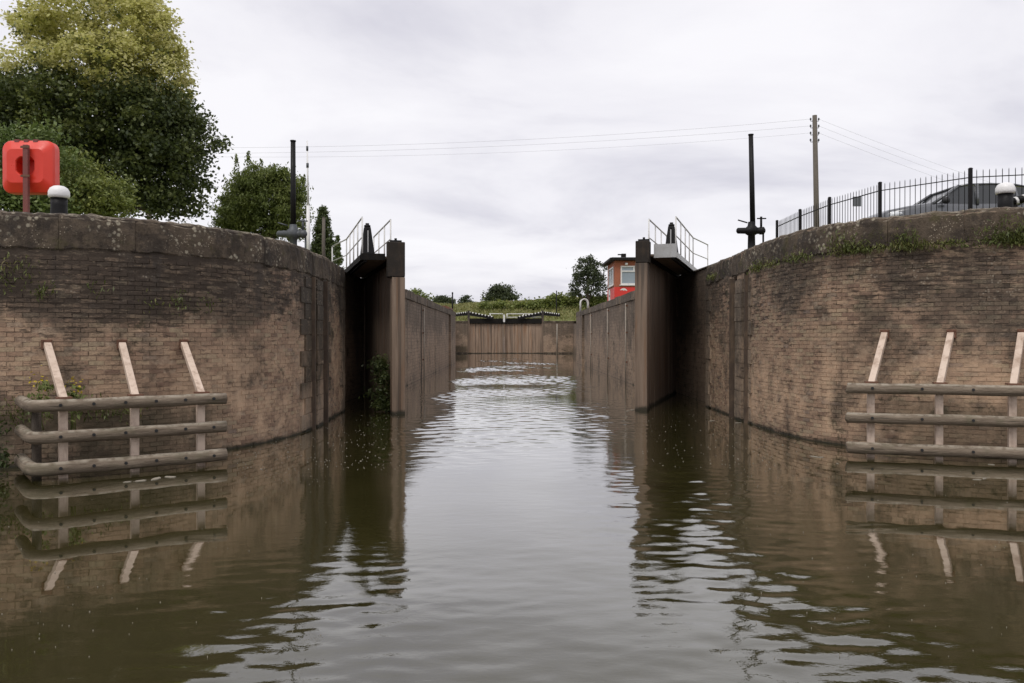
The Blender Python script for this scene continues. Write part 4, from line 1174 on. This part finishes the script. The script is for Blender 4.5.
def white_pole():
    d = 22.3
    b, t = at(308.5, 255, d), at(308.5, 206, d); tt = at(307.5, 141, d)
    r = empty('white_mast', (b.x, d, HL), 'thin white mast standing beside the grey paddle gearbox', 'pole')
    m = MB(); m.path([(b.x, d, HL-0.1), t], [0.055, 0.048], 10); m.build('lower_tube', M['fresh_white_paint'], r)
    m = MB(); m.path([t, tt], [0.030, 0.016], 8); m.build('upper_tube', M['fresh_white_paint'], r)
    for f, w in ((0.88, 0.03), (0.62, 0.035)):
        p = t.lerp(tt, f); m = MB(); m.path([p-Vector((0, 0, 0.06)), p+Vector((0, 0, 0.06))], w, 8); m.build('clamp', M['grey_iron'], r)
white_pole()
def grey_post():
    d = 25.0
    t = at(324, 218, d)
    r = empty('timber_post', (t.x, d, HL), 'bare grey timber post between the white mast and the gate walkway', 'post')
    m = MB(); m.path([(t.x, d, HL-0.1), (t.x-0.01, d, HL+0.9), t], [0.055, 0.052, 0.048], 9); m.build('shaft', M['pole_wood'], r)
    m = MB(); m.path([t+Vector((0, 0, 0.002)), t+Vector((0, 0, 0.02))], [0.056, 0.04], 9); m.build('cap', M['pole_wood'], r)
grey_post()

# ------------------------------------------------------------------ power line
def power_line():
    d = 45.0
    b, t = at(817.5, 232, d), at(814.5, 115.5, d)
    r = empty('utility_pole', (b.x, d, HR), 'tall wooden utility pole carrying the wires behind the railings', 'utility pole')
    m = MB(); m.path([(b.x, d, HR-0.2), (b.x-0.05, d, 8.5), t], [0.17, 0.15, 0.125], 10); m.build('pole', M['pole_wood'], r)
    ends = []
    for k, dz in enumerate((0.25, 0.62, 1.0, 1.38)):
        for s in (-1, 1):
            p = t + Vector((s*0.22, 0, -dz))
            m = MB(); m.path([p + Vector((-s*0.12, 0, -0.06)), p + Vector((0, 0, -0.06)), p], 0.018, 6); br = m.build('insulator_bracket', M['black_paint'], r)
            m = MB(); m.lathe((p.x, p.y, p.z), [(0.03, 0), (0.055, 0.02), (0.04, 0.06), (0.05, 0.08), (0.02, 0.12)], 8); m.build('insulator', M['grey_iron'], br)
            ends.append(p + Vector((0, 0, 0.05)))
    d2 = 46.0
    b2, t2 = at(150, 250, d2), at(150, 148, d2)
    r2 = empty('utility_pole', (b2.x, d2, HL), 'wooden utility pole hidden behind the large maple', 'utility pole')
    m = MB(); m.path([(b2.x, d2, HL-0.2), t2], [0.16, 0.12], 10); m.build('pole', M['pole_wood'], r2)
    m = MB(); m.box((t2.x, d2, t2.z-0.25), (0.5, 0.1, 0.1)); m.build('crossarm', M['pole_wood'], r2)
    def wire(a, c, sag, label, rad):
        pts = []
        for k in range(33):
            q = k/32; p = a.lerp(c, q); p.z -= sag*4*q*(1-q); pts.append(p)
        m = MB(); m.path(pts, rad, 5); o = m.build('overhead_wire', M['wire']); tag(o, label, 'wire', 'overhead wires')
    wire(ends[0], t2 + Vector((0.2, 0, 0.0)), 0.45, 'upper wire strung across the sky over the lock', 0.0048)
    wire(ends[2], t2 + Vector((0.2, 0, -0.32)), 0.40, 'middle wire strung across the sky over the lock', 0.0048)
    wire(ends[4], t2 + Vector((-0.2, 0, -0.45)), 0.5, 'lower wire strung across the sky over the lock', 0.004)
    e2 = at(1075, 208, 62)
    wire(ends[1], e2, 0.25, 'upper wire falling from the utility pole towards the car', 0.0045)
    wire(ends[3], e2 + Vector((0, 0, -0.5)), 0.25, 'middle wire falling from the utility pole towards the car', 0.0045)
    wire(ends[5], e2 + Vector((0, 0, -1.0)), 0.25, 'lower wire falling from the utility pole towards the car', 0.0045)
power_line()

m = MB(); m.lim(8.5, 60, 18.6, 24.5, 3.7, HR+0.095)
m_plain('asphalt', (0.05, 0.05, 0.05), 0.9, var=0.4, dirt=(0.09, 0.085, 0.08))
tag(m.build('road', M['asphalt']), kind='structure')

# ------------------------------------------------------------------ parked car, side on, nose to the left
def car():
    d = 20.0; g = HR+0.10
    x0 = at(884, 200, d).x; LEN = 4.0; Wd = 1.68
    r = empty('parked_car', (x0+LEN/2, d+Wd/2, g), 'dark grey hatchback parked behind the railings, nose towards the lock', 'car')
    # stations along the length: x, roof/bonnet height, sill, half width factor
    body = [(0.0, 0.66, 0.30, 0.60), (0.05, 0.80, 0.22, 0.76), (0.22, 0.91, 0.18, 0.88), (0.7, 1.01, 0.17, 0.95), (1.15, 1.075, 0.17, 0.99), (1.3, 1.08, 0.17, 1.0), (2.0, 1.06, 0.17, 1.0), (2.9, 1.07, 0.17, 1.0), (3.5, 1.07, 0.18, 0.98), (3.85, 1.02, 0.25, 0.90), (4.0, 0.85, 0.34, 0.78)]
    yc = d + Wd/2; hw = Wd/2
    vs, fs = [], []
    for x, zt, zs, f in body:
        w = hw*f
        sec = [(-w*0.96, zs), (-w, zs+0.12), (-w, zs+(zt-zs)*0.55), (-w*0.985, zt-0.10), (-w*0.93, zt-0.02), (-w*0.7, zt+0.012), (0, zt+0.03), (w*0.7, zt+0.012), (w*0.93, zt-0.02), (w*0.985, zt-0.10), (w, zs+(zt-zs)*0.55), (w, zs+0.12), (w*0.96, zs)]
        vs += [(x0+x, yc+y, g+z) for y, z in sec]
    n = 13
    for i in range(len(body)-1):
        for k in range(n):
            fs.append((i*n+k, i*n+(k+1) % n, (i+1)*n+(k+1) % n, (i+1)*n+k))
    fs += [tuple(range(n)), tuple((len(body)-1)*n+k for k in reversed(range(n)))]
    m = MB(); m.add(vs, fs, True); bo = m.build('body', M['car_paint'], r)
    # cabin: pillars and roof as a shell, glass set in
    prof = [(1.22, 1.05), (1.88, 1.50), (2.15, 1.555), (2.7, 1.57), (3.3, 1.545), (3.62, 1.48), (3.92, 1.04)]
    def cab(s, name, mat, inset, zoff):
        vs, fs = [], []
        for x, z in prof:
            t = (z-1.03)/0.54
            w = hw*(0.955 - 0.17*t) - inset
            vs += [(x0+x, yc-w, g+z+zoff), (x0+x, yc-w*0.8, g+z+0.02+zoff), (x0+x, yc+w*0.8, g+z+0.02+zoff), (x0+x, yc+w, g+z+zoff)]
        return vs
    # roof skin
    vs = cab(1, 'roof', None, 0.0, 0.0)[4:-4]; fs = []
    for i in range(0, len(prof)-3):
        for k in range(3): fs.append((4*i+k, 4*i+4+k, 4*i+5+k, 4*i+1+k))
    m = MB(); m.add(vs, fs, True); rf = m.build('roof', M['car_paint'], r)
    sm = rf.modifiers.new('thick', 'SOLIDIFY'); sm.thickness = 0.04
    # glass volume slightly inside
    gl = [(1.28, 1.0), (1.90, 1.475), (2.7, 1.53), (3.55, 1.45), (3.86, 1.0)]
    def side_y(z, inset): return hw*(0.955 - 0.17*(z-1.03)/0.54) - inset
    vs = []
    for s in (-1, 1):
        for x, z in gl: vs.append((x0+x, yc + s*side_y(z, 0.03), g+z))
    k = len(gl)
    fs = [tuple(range(k)), tuple(reversed(range(k, 2*k)))] + [(i, k+i, k+(i+1) % k, (i+1) % k) for i in range(k)]
    m = MB(); m.add(vs, fs); m.build('glazing', M['car_glass'], r)
    # pillars
    for s in (-1, 1):
        for (xa, za, xb, zb, w) in ((1.22, 1.05, 1.90, 1.50, 0.04), (2.28, 1.02, 2.34, 1.54, 0.05), (3.28, 1.02, 3.22, 1.53, 0.06), (3.88, 1.02, 3.60, 1.48, 0.08)):
            a = Vector((x0+xa, yc+s*side_y(za, 0.02), g+za)); b = Vector((x0+xb, yc+s*side_y(zb, 0.02), g+zb))
            m = MB(); m.path([a, b], w, 6); m.build('pillar', M['car_paint'], r)
        mx = x0+1.42; my = yc+s*(hw+0.09)
        m = MB(); m.lathe((mx-0.05, my, g+1.10), [(0.03, 0), (0.075, 0.03), (0.085, 0.10), (0.06, 0.15)], 10, axis='X'); m.build('mirror', M['rubber'], r)
        m = MB(); m.path([(x0+0.10, yc+s*hw*0.62, g+0.72), (x0+0.30, yc+s*hw*0.83, g+0.78), (x0+0.48, yc+s*hw*0.90, g+0.82)], [0.06, 0.095, 0.03], 10); m.build('headlight', M['lamp_lens'], r)
        for xw in (0.78, 3.22):
            c = (x0+xw, yc+s*(hw-0.10), g+0.31)
            m = MB(); m.lathe((c[0], c[1]-0.10, c[2]), [(0.20, 0), (0.29, 0.01), (0.31, 0.04), (0.31, 0.16), (0.29, 0.19), (0.20, 0.20)], 20, axis='Y'); wh = m.build('wheel', M['rubber'], r)
            m = MB(); m.lathe((c[0], c[1]-0.108, c[2]), [(0.06, 0), (0.19, 0.004), (0.19, 0.21), (0.06, 0.216)], 16, axis='Y'); m.build('rim', M['fascia_grey'], wh)
        m = MB(); m.box((x0+2.1, yc+s*(hw+0.012), g+0.86), (0.16, 0.03, 0.035)); m.build('door_handle', M['car_paint'], r)
    m = MB(); m.box((x0-0.01, yc, g+0.40), (0.05, 0.9, 0.16)); m.build('grille', M['rubber'], r)
car()

# ------------------------------------------------------------------ trees and bushes
def big_maple():
    d = 27.0
    def L(px, py, dd, rx, ry, rz): p = at(px, py, d+dd); return (p.x, p.y, p.z, rx, ry, rz)
    base = at(95, 250, d); base.z = HL
    root = empty('maple_tree', base, 'large maple with pale yellow-green top and dark green lower crown', 'tree')
    rg = random.Random(5)
    pale = [L(100, 22, 0, 2.1, 2.2, 1.3), L(72, 48, 0.5, 1.4, 2, 1.0), L(135, 40, 0, 1.5, 2, 1.2), L(155, 68, 0.3, 1.0, 1.7, 0.9), L(60, 72, -0.6, 1.3, 1.7, 0.6), L(112, 66, -1.3, 1.7, 1.5, 0.8), L(42, 35, 0.5, 0.6, 0.8, 0.5), L(22, 20, 0.5, 0.25, 0.6, 0.3), L(105, -10, 0, 1.6, 1.8, 0.9), L(178, 85, 0.2, 0.4, 1.0, 0.45), L(15, 62, 0, 0.5, 0.8, 0.3), L(150, 20, 0, 0.5, 0.8, 0.7), L(175, 52, 0, 0.4, 0.8, 0.5)]
    dark = [L(95, 120, 0, 2.9, 2.6, 1.5), L(40, 108, 0.4, 1.7, 2.2, 1.0), L(150, 122, -0.3, 1.5, 2.2, 1.3), L(175, 142, -0.3, 1.0, 1.8, 1.1), L(203, 143, -0.3, 0.55, 1.0, 0.55), L(165, 180, 0, 1.2, 1.9, 1.1), L(120, 175, 0.3, 2.0, 2.2, 1.3), L(15, 150, 0.8, 1.5, 2.2, 1.6), L(172, 205, 0, 0.7, 1.5, 0.45), L(60, 165, 0.8, 1.8, 2, 1.5), L(140, 95, -0.4, 0.9, 1.6, 0.6), L(2, 98, 0.6, 0.8, 1.6, 0.7), L(-20, 125, 0.6, 1.6, 2, 1.9), L(190, 175, -0.2, 0.6, 1.2, 0.7), L(185, 118, 0, 0.5, 0.9, 0.5)]
    m = MB(); top = at(95, 30, d)
    pts = trunk(m, (base.x, base.y, HL-0.2), top, 0.32, 0.07, 0.3, 7, 10, rg)
    for q in pale + dark:
        trunk(m, pts[rg.randint(1, 4)], q[:3], 0.11, 0.025, 0.25, 4, 6, rg)
    m.build('trunk', M['bark'], root)
    mid = [q for q in dark if q[2] > at(0, 130, d).z]
    o = leaf_object('crown', clumps(mid, 50, 190, 0.22, 23, 0.75), 0.125, M['leaf_midtone'], root, 23, 0.7, 0.9)
    tag(o, 'mid green sprays where the pale and dark foliage meet')
    o = leaf_object('crown', clumps(pale[:-2], 36, 70, 0.2, 24, 0.3), 0.12, M['leaf_midtone'], root, 24, 0.7)
    tag(o, 'darker green leaves inside the pale upper crown')
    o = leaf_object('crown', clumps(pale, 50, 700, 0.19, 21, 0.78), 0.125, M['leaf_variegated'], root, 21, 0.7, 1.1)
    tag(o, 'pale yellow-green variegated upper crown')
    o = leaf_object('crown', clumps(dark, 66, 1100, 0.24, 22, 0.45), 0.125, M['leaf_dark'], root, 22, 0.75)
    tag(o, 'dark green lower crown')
big_maple()

def lob(d, lst): return [tuple(at(px, py, d+dd)) + (rx, ry, rz) for px, py, dd, rx, ry, rz in lst]
b_ = at(88, 230, 18.6); b_.z = HL
tree('shrub', b_, lob(18.6, [(75, 188, 0, 0.7, 0.8, 0.45), (105, 195, 0, 0.5, 0.7, 0.4), (62, 172, 0.4, 0.45, 0.7, 0.35), (88, 206, -0.2, 0.9, 0.6, 0.3), (118, 209, 0, 0.3, 0.5, 0.2), (90, 178, 0.2, 0.25, 0.3, 0.35), (112, 185, 0.2, 0.18, 0.3, 0.25), (74, 162, 0.4, 0.2, 0.3, 0.3)]), 42, 260, 0.15, 0.085, 'leaf_shrub', 'olive green shrub below the maple, behind the white capped bollard', 'shrub', 31, 0.05, 0.3)
b_ = at(15, 230, 17.5); b_.z = HL
tree('shrub', b_, lob(17.5, [(10, 197, 0, 0.7, 0.7, 0.45), (35, 207, 0, 0.7, 0.6, 0.3), (34, 148, 0.5, 0.35, 0.5, 0.3), (-14, 175, 0.4, 0.6, 0.7, 0.7), (52, 196, 0.2, 0.35, 0.5, 0.35), (58, 160, 0.3, 0.25, 0.4, 0.3), (12, 138, 0.5, 0.3, 0.5, 0.2), (45, 135, 0.5, 0.2, 0.3, 0.25)]), 44, 230, 0.16, 0.10, 'leaf_mid', 'leafy green bush right behind the red lifebuoy housing', 'shrub', 32, 0.05, 0.3)
# poplar-like tree with upright shoots
D3 = 33.0
b_ = at(262, 250, D3); b_.z = HL
lobs = lob(D3, [(252, 200, 0, 1.0, 1.1, 1.0), (236, 215, 0, 0.8, 1, 0.9), (275, 205, 0, 1.0, 1.1, 1.1), (292, 215, 0, 0.65, 0.9, 1.1), (262, 185, 0, 0.8, 0.9, 0.8), (225, 222, 0, 0.35, 0.7, 0.6), (280, 180, 0, 0.5, 0.7, 0.6), (260, 228, 0, 1.5, 1, 0.6), (295, 192, 0, 0.4, 0.6, 0.7), (243, 185, 0, 0.5, 0.6, 0.5)])
tree('willow_tree', b_, lobs, 60, 700, 0.14, 0.12, 'leaf_willow', 'bushy mid green tree with upright shoots behind the tall paddle gear tube', 'tree', 33, 0.15, 0.3, upright=True, aspect=0.5, extra=[(tuple(at(px, y1, D3)), tuple(at(px+dx, y0, D3)), w, k) for px, dx, y0, y1, w, k in ((236, 1, 156, 195, 0.13, 260), (248, 1, 152, 190, 0.16, 340), (262, 0, 160, 190, 0.12, 200), (274, 1, 165, 190, 0.11, 150), (228, -1, 180, 215, 0.13, 150), (285, 2, 168, 195, 0.13, 150), (302, 3, 175, 215, 0.12, 160))])
def conifer(px, ytop, ybase, halfpx, d, label, seed, mat='leaf_conifer', n=60, ground=HL, sz=0.16):
    t, b = at(px, ytop, d), at(px, ybase, d); hw = halfpx/F_PX*d
    root = empty('conifer_tree', (t.x, d, ground), label, 'tree')
    rg = np.random.default_rng(seed)
    m = MB(); m.path([(t.x, d, ground-0.2), (t.x, d, t.z-0.1)], [hw*0.12, hw*0.02], 8); m.build('trunk', M['bark'], root)
    pts = []
    H = t.z-b.z
    for k in range(n):
        q = rg.random()**0.75; z = t.z - H*q
        rad = hw*(0.08+0.92*q)*rg.uniform(0.5, 1.08); a = rg.uniform(0, 6.28)
        ns = int(26+40*q)
        f = rg.random(ns)
        droop = -0.12*H*0.3*f
        p = np.stack([t.x + np.cos(a)*rad*f, d + np.sin(a)*rad*f, z + droop], -1) + rg.normal(size=(ns, 3))*hw*0.07
        pts.append(p)
    leaf_object('crown', np.vstack(pts), sz, M[mat], root, seed, 0.35)
conifer(323, 207, 275, 24, 36, 'dark conifer standing between the bare timber post and the trees', 41, 'leaf_mid_dark', n=300, sz=0.17)
conifer(338, 236, 262, 6, 38, 'small conifer half hidden behind the gate walkway rails', 42, 'leaf_mid', 50, sz=0.17)
# far trees
def far_tree(name, d, lst, per, ncl, spread, size, mat, label, seed, tr=0.2, ground=4.0):
    L_ = lob(d, lst); b = (sum(q[0] for q in L_)/len(L_), d, ground)
    tree(name, b, L_, per, ncl, spread, size, mat, label, 'tree', seed, tr, 0.4)
far_tree('light_green_bush', 52, [(412, 300, 0, 0.5, 0.6, 0.35), (420, 298, 0, 0.5, 0.6, 0.4), (426, 302, 0, 0.25, 0.4, 0.25), (416, 294, 0, 0.25, 0.4, 0.25)], 26, 70, 0.13, 0.14, 'leaf_light', 'feathery light green bush above the chamber wall beside the open gate', 51, 0.05)
far_tree('round_tree', 190, [(443, 301, 0, 2.1, 2, 1.1), (438, 302, 0, 1.3, 2, 0.9), (449, 302, 0, 1.3, 2, 0.9)], 24, 110, 0.45, 0.5, 'leaf_oak', 'small dark round tree behind the slim post at the chamber end', 52)
far_tree('bushy_conifer', 150, [(465, 300, 0, 0.7, 1, 0.9), (464, 305, 0, 1.4, 1.2, 0.9), (466, 297.5, 0, 0.35, 0.6, 0.5), (459, 307, 0, 1.0, 1, 0.7), (471, 306, 0, 0.8, 1, 0.8)], 24, 110, 0.30, 0.36, 'leaf_conifer', 'small pointed dark tree above the far gate beside the round tree', 53)
far_tree('spreading_tree', 260, [(501, 291, 0, 3.6, 3, 1.7), (491, 297, 0, 2.7, 3, 1.3), (511, 296, 0, 3.0, 3, 1.5), (501, 298, 0, 4.5, 3, 1.3), (496, 289, 0, 1.8, 2, 1.0)], 26, 200, 0.7, 0.75, 'leaf_oak', 'wide dark tree on the skyline above the closed far gates', 54, 0.4)
far_tree('oak_tree', 112, [(587, 268, 0, 1.6, 1.6, 1.4), (578, 275, 0, 0.9, 1.4, 1.3), (597, 270, 0, 1.4, 1.4, 1.5), (589, 283, 0, 2.2, 1.8, 1.8), (575, 290, 0, 0.7, 1.2, 1.2), (601, 285, 0, 1.3, 1.5, 1.8), (588, 262, 0, 1.2, 1.2, 0.8)], 30, 250, 0.24, 0.27, 'leaf_oak', 'tall dark oak standing beside the red brick hut', 55, 0.3)

# ------------------------------------------------------------------ grassy bank behind the far gates
def bank():
    rg = np.random.default_rng(77)
    nx, ny = 90, 14
    X = np.linspace(-70, 60, nx); Yq = np.linspace(0, 1, ny)
    from mathutils import noise as mn
    vs, fs = [], []
    def crest(x): 
        px = VPX + x/124*F_PX
        y = np.interp(px, [380, 430, 455, 480, 510, 540, 565, 600, 660], [305, 305, 306.5, 304.5, 303.5, 302, 299.5, 299, 298])
        return EYE + (VPY-y)*124/F_PX
    for x in X:
        h = crest(x)
        for q in Yq:
            y = 104 + 40*q
            z = 3.9 + (h-3.9)*math.sin(min(q/0.5, 1)*math.pi/2)**1.2
            z += 0.25*mn.noise(Vector((x*0.25, y*0.25, 3)))*min(q*4, 1)
            vs.append((x, y, z))
    for i in range(nx-1):
        for j in range(ny-1):
            a = i*ny+j; fs.append((a, a+ny, a+ny+1, a+1))
    me = bpy.data.meshes.new('grass_bank'); me.from_pydata(vs, [], fs); me.polygons.foreach_set('use_smooth', [True]*len(fs))
    tag(link('grass_bank', me, M['bank_grass']), kind='structure')
    # long grass and scrub on it
    n = 15000
    x = rg.uniform(-16, 18, n); q = rg.uniform(0.02, 0.62, n)
    pts = []
    for a, b in zip(x, q):
        h = crest(a)
        z = 3.9 + (h-3.9)*math.sin(min(b/0.5, 1)*math.pi/2)**1.2
        pts.append((a, 104+40*b, z+0.16))
    tag(leaf_object('grass', pts, 0.55, M['leaf_grass'], None, 78, 0.3, 0.1, True), 'long yellow-green grass covering the bank behind the far gates', 'grass', kind='stuff')
    sc = []
    for px, py, rx, rz, k in ((545, 305, 1.6, 0.9, 1), (556, 303, 1.5, 1.0, 1), (567, 302, 1.7, 1.2, 1), (578, 303, 1.7, 1.2, 1), (592, 303, 2.0, 1.1, 1), (603, 303, 1.4, 1.0, 1), (550, 309, 3, 0.7, 1), (575, 309, 3.4, 0.9, 1), (553, 299, 0.9, 0.6, 1), (520, 307, 1.6, 0.6, 1), (500, 305, 1.2, 0.45, 1), (485, 306, 1.2, 0.4, 1), (531, 305, 1.2, 0.6, 1)):
        p = at(px, py, 113); sc.append((p.x, p.y, p.z, rx, 1.5, rz))
    tag(leaf_object('undergrowth', clumps(sc, 30, 420, 0.33, 79, 0.35), 0.36, M['leaf_shrub'], None, 79, 0.6), 'mixed green scrub on the bank between the far gates and the oak', 'scrub', kind='stuff')
bank()

# ------------------------------------------------------------------ plants on walls, gate and fender
def plant(name, base, lobes, per, ncl, spread, size, mat, label, seed, upright=False, cat='plant', stems=6):
    root = empty(name, base, label, cat)
    rg = random.Random(seed)
    m = MB()
    for k in range(stems):
        q = rg.choice(lobes); e = Vector((q[0]+rg.uniform(-1, 1)*q[3]*0.6, q[1]+rg.uniform(-1, 1)*q[4]*0.6, q[2]+q[5]*0.6))
        b = Vector(base) + Vector((rg.uniform(-.04, .04), rg.uniform(-.04, .04), 0))
        m.path([b, b.lerp(e, 0.5) + Vector((rg.uniform(-.05, .05), 0, 0.05)), e], [0.008, 0.006, 0.003], 5)
    m.build('stems', M['leaf_shrub'], root)
    leaf_object('leaves', clumps(lobes, per, ncl, spread, seed, 0.2), size, M[mat], root, seed, 0.55, upright=upright)
    return root
# bush at the foot of the left gate leaf
c = Vector((-2.93, 21.65, 0)) + glu*0.75 + gln*0.30
plant('gate_bush', (c.x, c.y, 0.02), [(c.x, c.y, 0.9, 0.30, 0.35, 0.42), (c.x-0.03, c.y, 0.4, 0.28, 0.35, 0.35), (c.x+0.05, c.y-0.15, 0.15, 0.25, 0.3, 0.2), (c.x-0.08, c.y+0.1, 1.25, 0.18, 0.25, 0.2)], 30, 80, 0.10, 0.085, 'leaf_dark', 'green bush growing at the waterline against the open gate leaf', 61, cat='bush')
# yellow ragwort behind the left fender
def ragwort(px, py, d, h, label, seed):
    t = at(px, py, d); b = Vector((t.x, t.y, t.z-h))
    r = plant('ragwort', b, [(t.x, t.y, t.z-h*0.5, 0.10, 0.10, h*0.4), (t.x+0.05, t.y, t.z-0.15, 0.10, 0.1, 0.14)], 9, 16, 0.05, 0.085, 'leaf_light', label, seed, True, stems=4)
    rg = np.random.default_rng(seed)
    pts = np.array([t])+rg.normal(size=(26, 3))*np.array([0.10, 0.05, 0.07])
    tag(leaf_object('flowers', pts, 0.045, M['petal_yellow'], r, seed, 0.9, 1.0), kind='stuff')
ragwort(40, 380, 12.35, 0.75, 'thin yellow-flowered ragwort beyond the first strut of the log fender', 62)
ragwort(73, 385, 12.6, 0.7, 'bushier yellow-flowered ragwort between two struts of the log fender', 63)
p = at(-2, 455, 11.9)
plant('waterside_plant', (p.x, p.y, 0.0), [(p.x, p.y, 0.30, 0.10, 0.2, 0.32), (p.x-0.15, p.y, 0.12, 0.22, 0.3, 0.15), (p.x-0.05, p.y, 0.62, 0.07, 0.2, 0.18)], 12, 34, 0.07, 0.075, 'leaf_dark', 'trailing green plant at the waterline beyond the end of the log fender', 64, cat='plant')
# weeds along the ledge under the right coping and in the left brickwork
def ledge_weeds(path, Hs, spots, name, label, seed, mat, jit=0.02):
    rg = np.random.default_rng(seed)
    pts = []
    for s, dz, w, hgt, n in spots:
        p, t, nn = path(s, 0.05)
        k = rg.normal(size=(int(n*1.5), 3))
        for a in k:
            q = p + t*(a[0]*w) + nn*(abs(a[1])*0.05)
            pts.append((q.x, q.y, Hs(s)-dz + abs(a[2])*hgt*0.6 - (0.05 if a[2] < 0 else 0) + jit*rg.normal()))
    tag(leaf_object(name, pts, 0.085, M[mat], None, seed, 0.26, 0.2, True), label, 'weeds', kind='stuff')
def s_of(path, px):
    best = min(range(0, 400), key=lambda k: abs(VPX + path(k*0.05)[0].x/path(k*0.05)[0].y*F_PX - px))
    return best*0.05
sp = [(s_of(RPATH, px), dz, w, h, n) for px, dz, w, h, n in ((716, 0.42, 0.35, 0.10, 70), (760, 0.62, 0.25, 0.16, 90), (775, 0.60, 0.25, 0.10, 60), (797, 0.60, 0.22, 0.12, 70), (808, 0.62, 0.2, 0.1, 40), (846, 0.60, 0.22, 0.32, 190), (862, 0.60, 0.2, 0.12, 80), (880, 0.60, 0.25, 0.10, 70), (908, 0.60, 0.14, 0.24, 150), (916, 0.60, 0.2, 0.1, 60), (935, 0.60, 0.25, 0.08, 80), (955, 0.60, 0.2, 0.08, 50), (1005, 0.62, 0.25, 0.22, 190), (1020, 0.60, 0.25, 0.36, 260), (1040, 0.60, 0.3, 0.3, 150))]
ledge_weeds(RPATH, RH, sp, 'weeds', 'grassy weeds growing along the ledge under the coping, railings side', 71, 'leaf_weed')
sp = [(s_of(LPATH, px), dz, w, h, n) for px, dz, w, h, n in ((2, 0.95, 0.12, 0.1, 26), (25, 0.85, 0.12, 0.08, 22), (42, 1.25, 0.10, 0.1, 40), (10, 1.15, 0.12, 0.1, 22), (95, 1.2, 0.10, 0.06, 12), (178, 1.35, 0.07, 0.06, 36), (205, 1.35, 0.12, 0.04, 16), (150, 1.36, 0.10, 0.04, 12), (110, 3.15, 0.25, 0.12, 80), (90, 3.05, 0.2, 0.1, 60), (20, 3.2, 0.3, 0.25, 130))]
ledge_weeds(LPATH, LH, sp, 'weeds', 'small weeds rooted in the brick joints, lifebuoy side', 72, 'leaf_weed', 0.07)

# ------------------------------------------------------------------ scum and flecks on the water
def flecks():
    rg = random.Random(90)
    m = MB()
    def fleck(x, y, s, asp):
        a = rg.uniform(0, 6.28); n = 6; ps = []
        for k in range(n):
            q = 2*math.pi*k/n; rr = s*rg.uniform(0.55, 1.15)
            X, Y = rr*math.cos(q), rr*math.sin(q)*asp
            ps.append((x + X*math.cos(a) - Y*math.sin(a), y + X*math.sin(a) + Y*math.cos(a)))
        m.prism(ps, -0.004, 0.008)
    for k in range(900):
        if rg.random() < 0.5: px, py = rg.uniform(235, 400), rg.uniform(412, 485)
        elif rg.random() < 0.55: px, py = rg.uniform(640, 800), rg.uniform(412, 500)
        else: px, py = rg.uniform(0, 1024), rg.uniform(470, 660)
        d = EYE*F_PX/(py-VPY)
        x = (px-VPX)/F_PX*d
        if py > 470 and 330 < px < 720: continue
        if py > 470: fleck(x, d, rg.uniform(0.0022, 0.0048), rg.uniform(0.4, 1)); continue
        fleck(x, d, rg.uniform(0.004, 0.010) if rg.random() < 0.95 else rg.uniform(0.012, 0.02), rg.uniform(0.4, 1))
    for px, py, s in ((155, 479, 0.13), (170, 477, 0.12), (140, 481, 0.10), (128, 482, 0.06), (815, 457, 0.09), (822, 457.5, 0.07), (838, 464, 0.03), (985, 479, 0.06), (978, 480, 0.05), (993, 465, 0.05), (632, 410, 0.10), (628, 411, 0.07), (712, 421, 0.10), (738, 423, 0.10)):
        d = EYE*F_PX/(py-VPY); fleck((px-VPX)/F_PX*d, d, s, 0.45)
    tag(m.build('foam_flecks', M['foam']), 'pale flecks of foam and scum drifting on the brown water', 'foam', kind='stuff')
flecks()
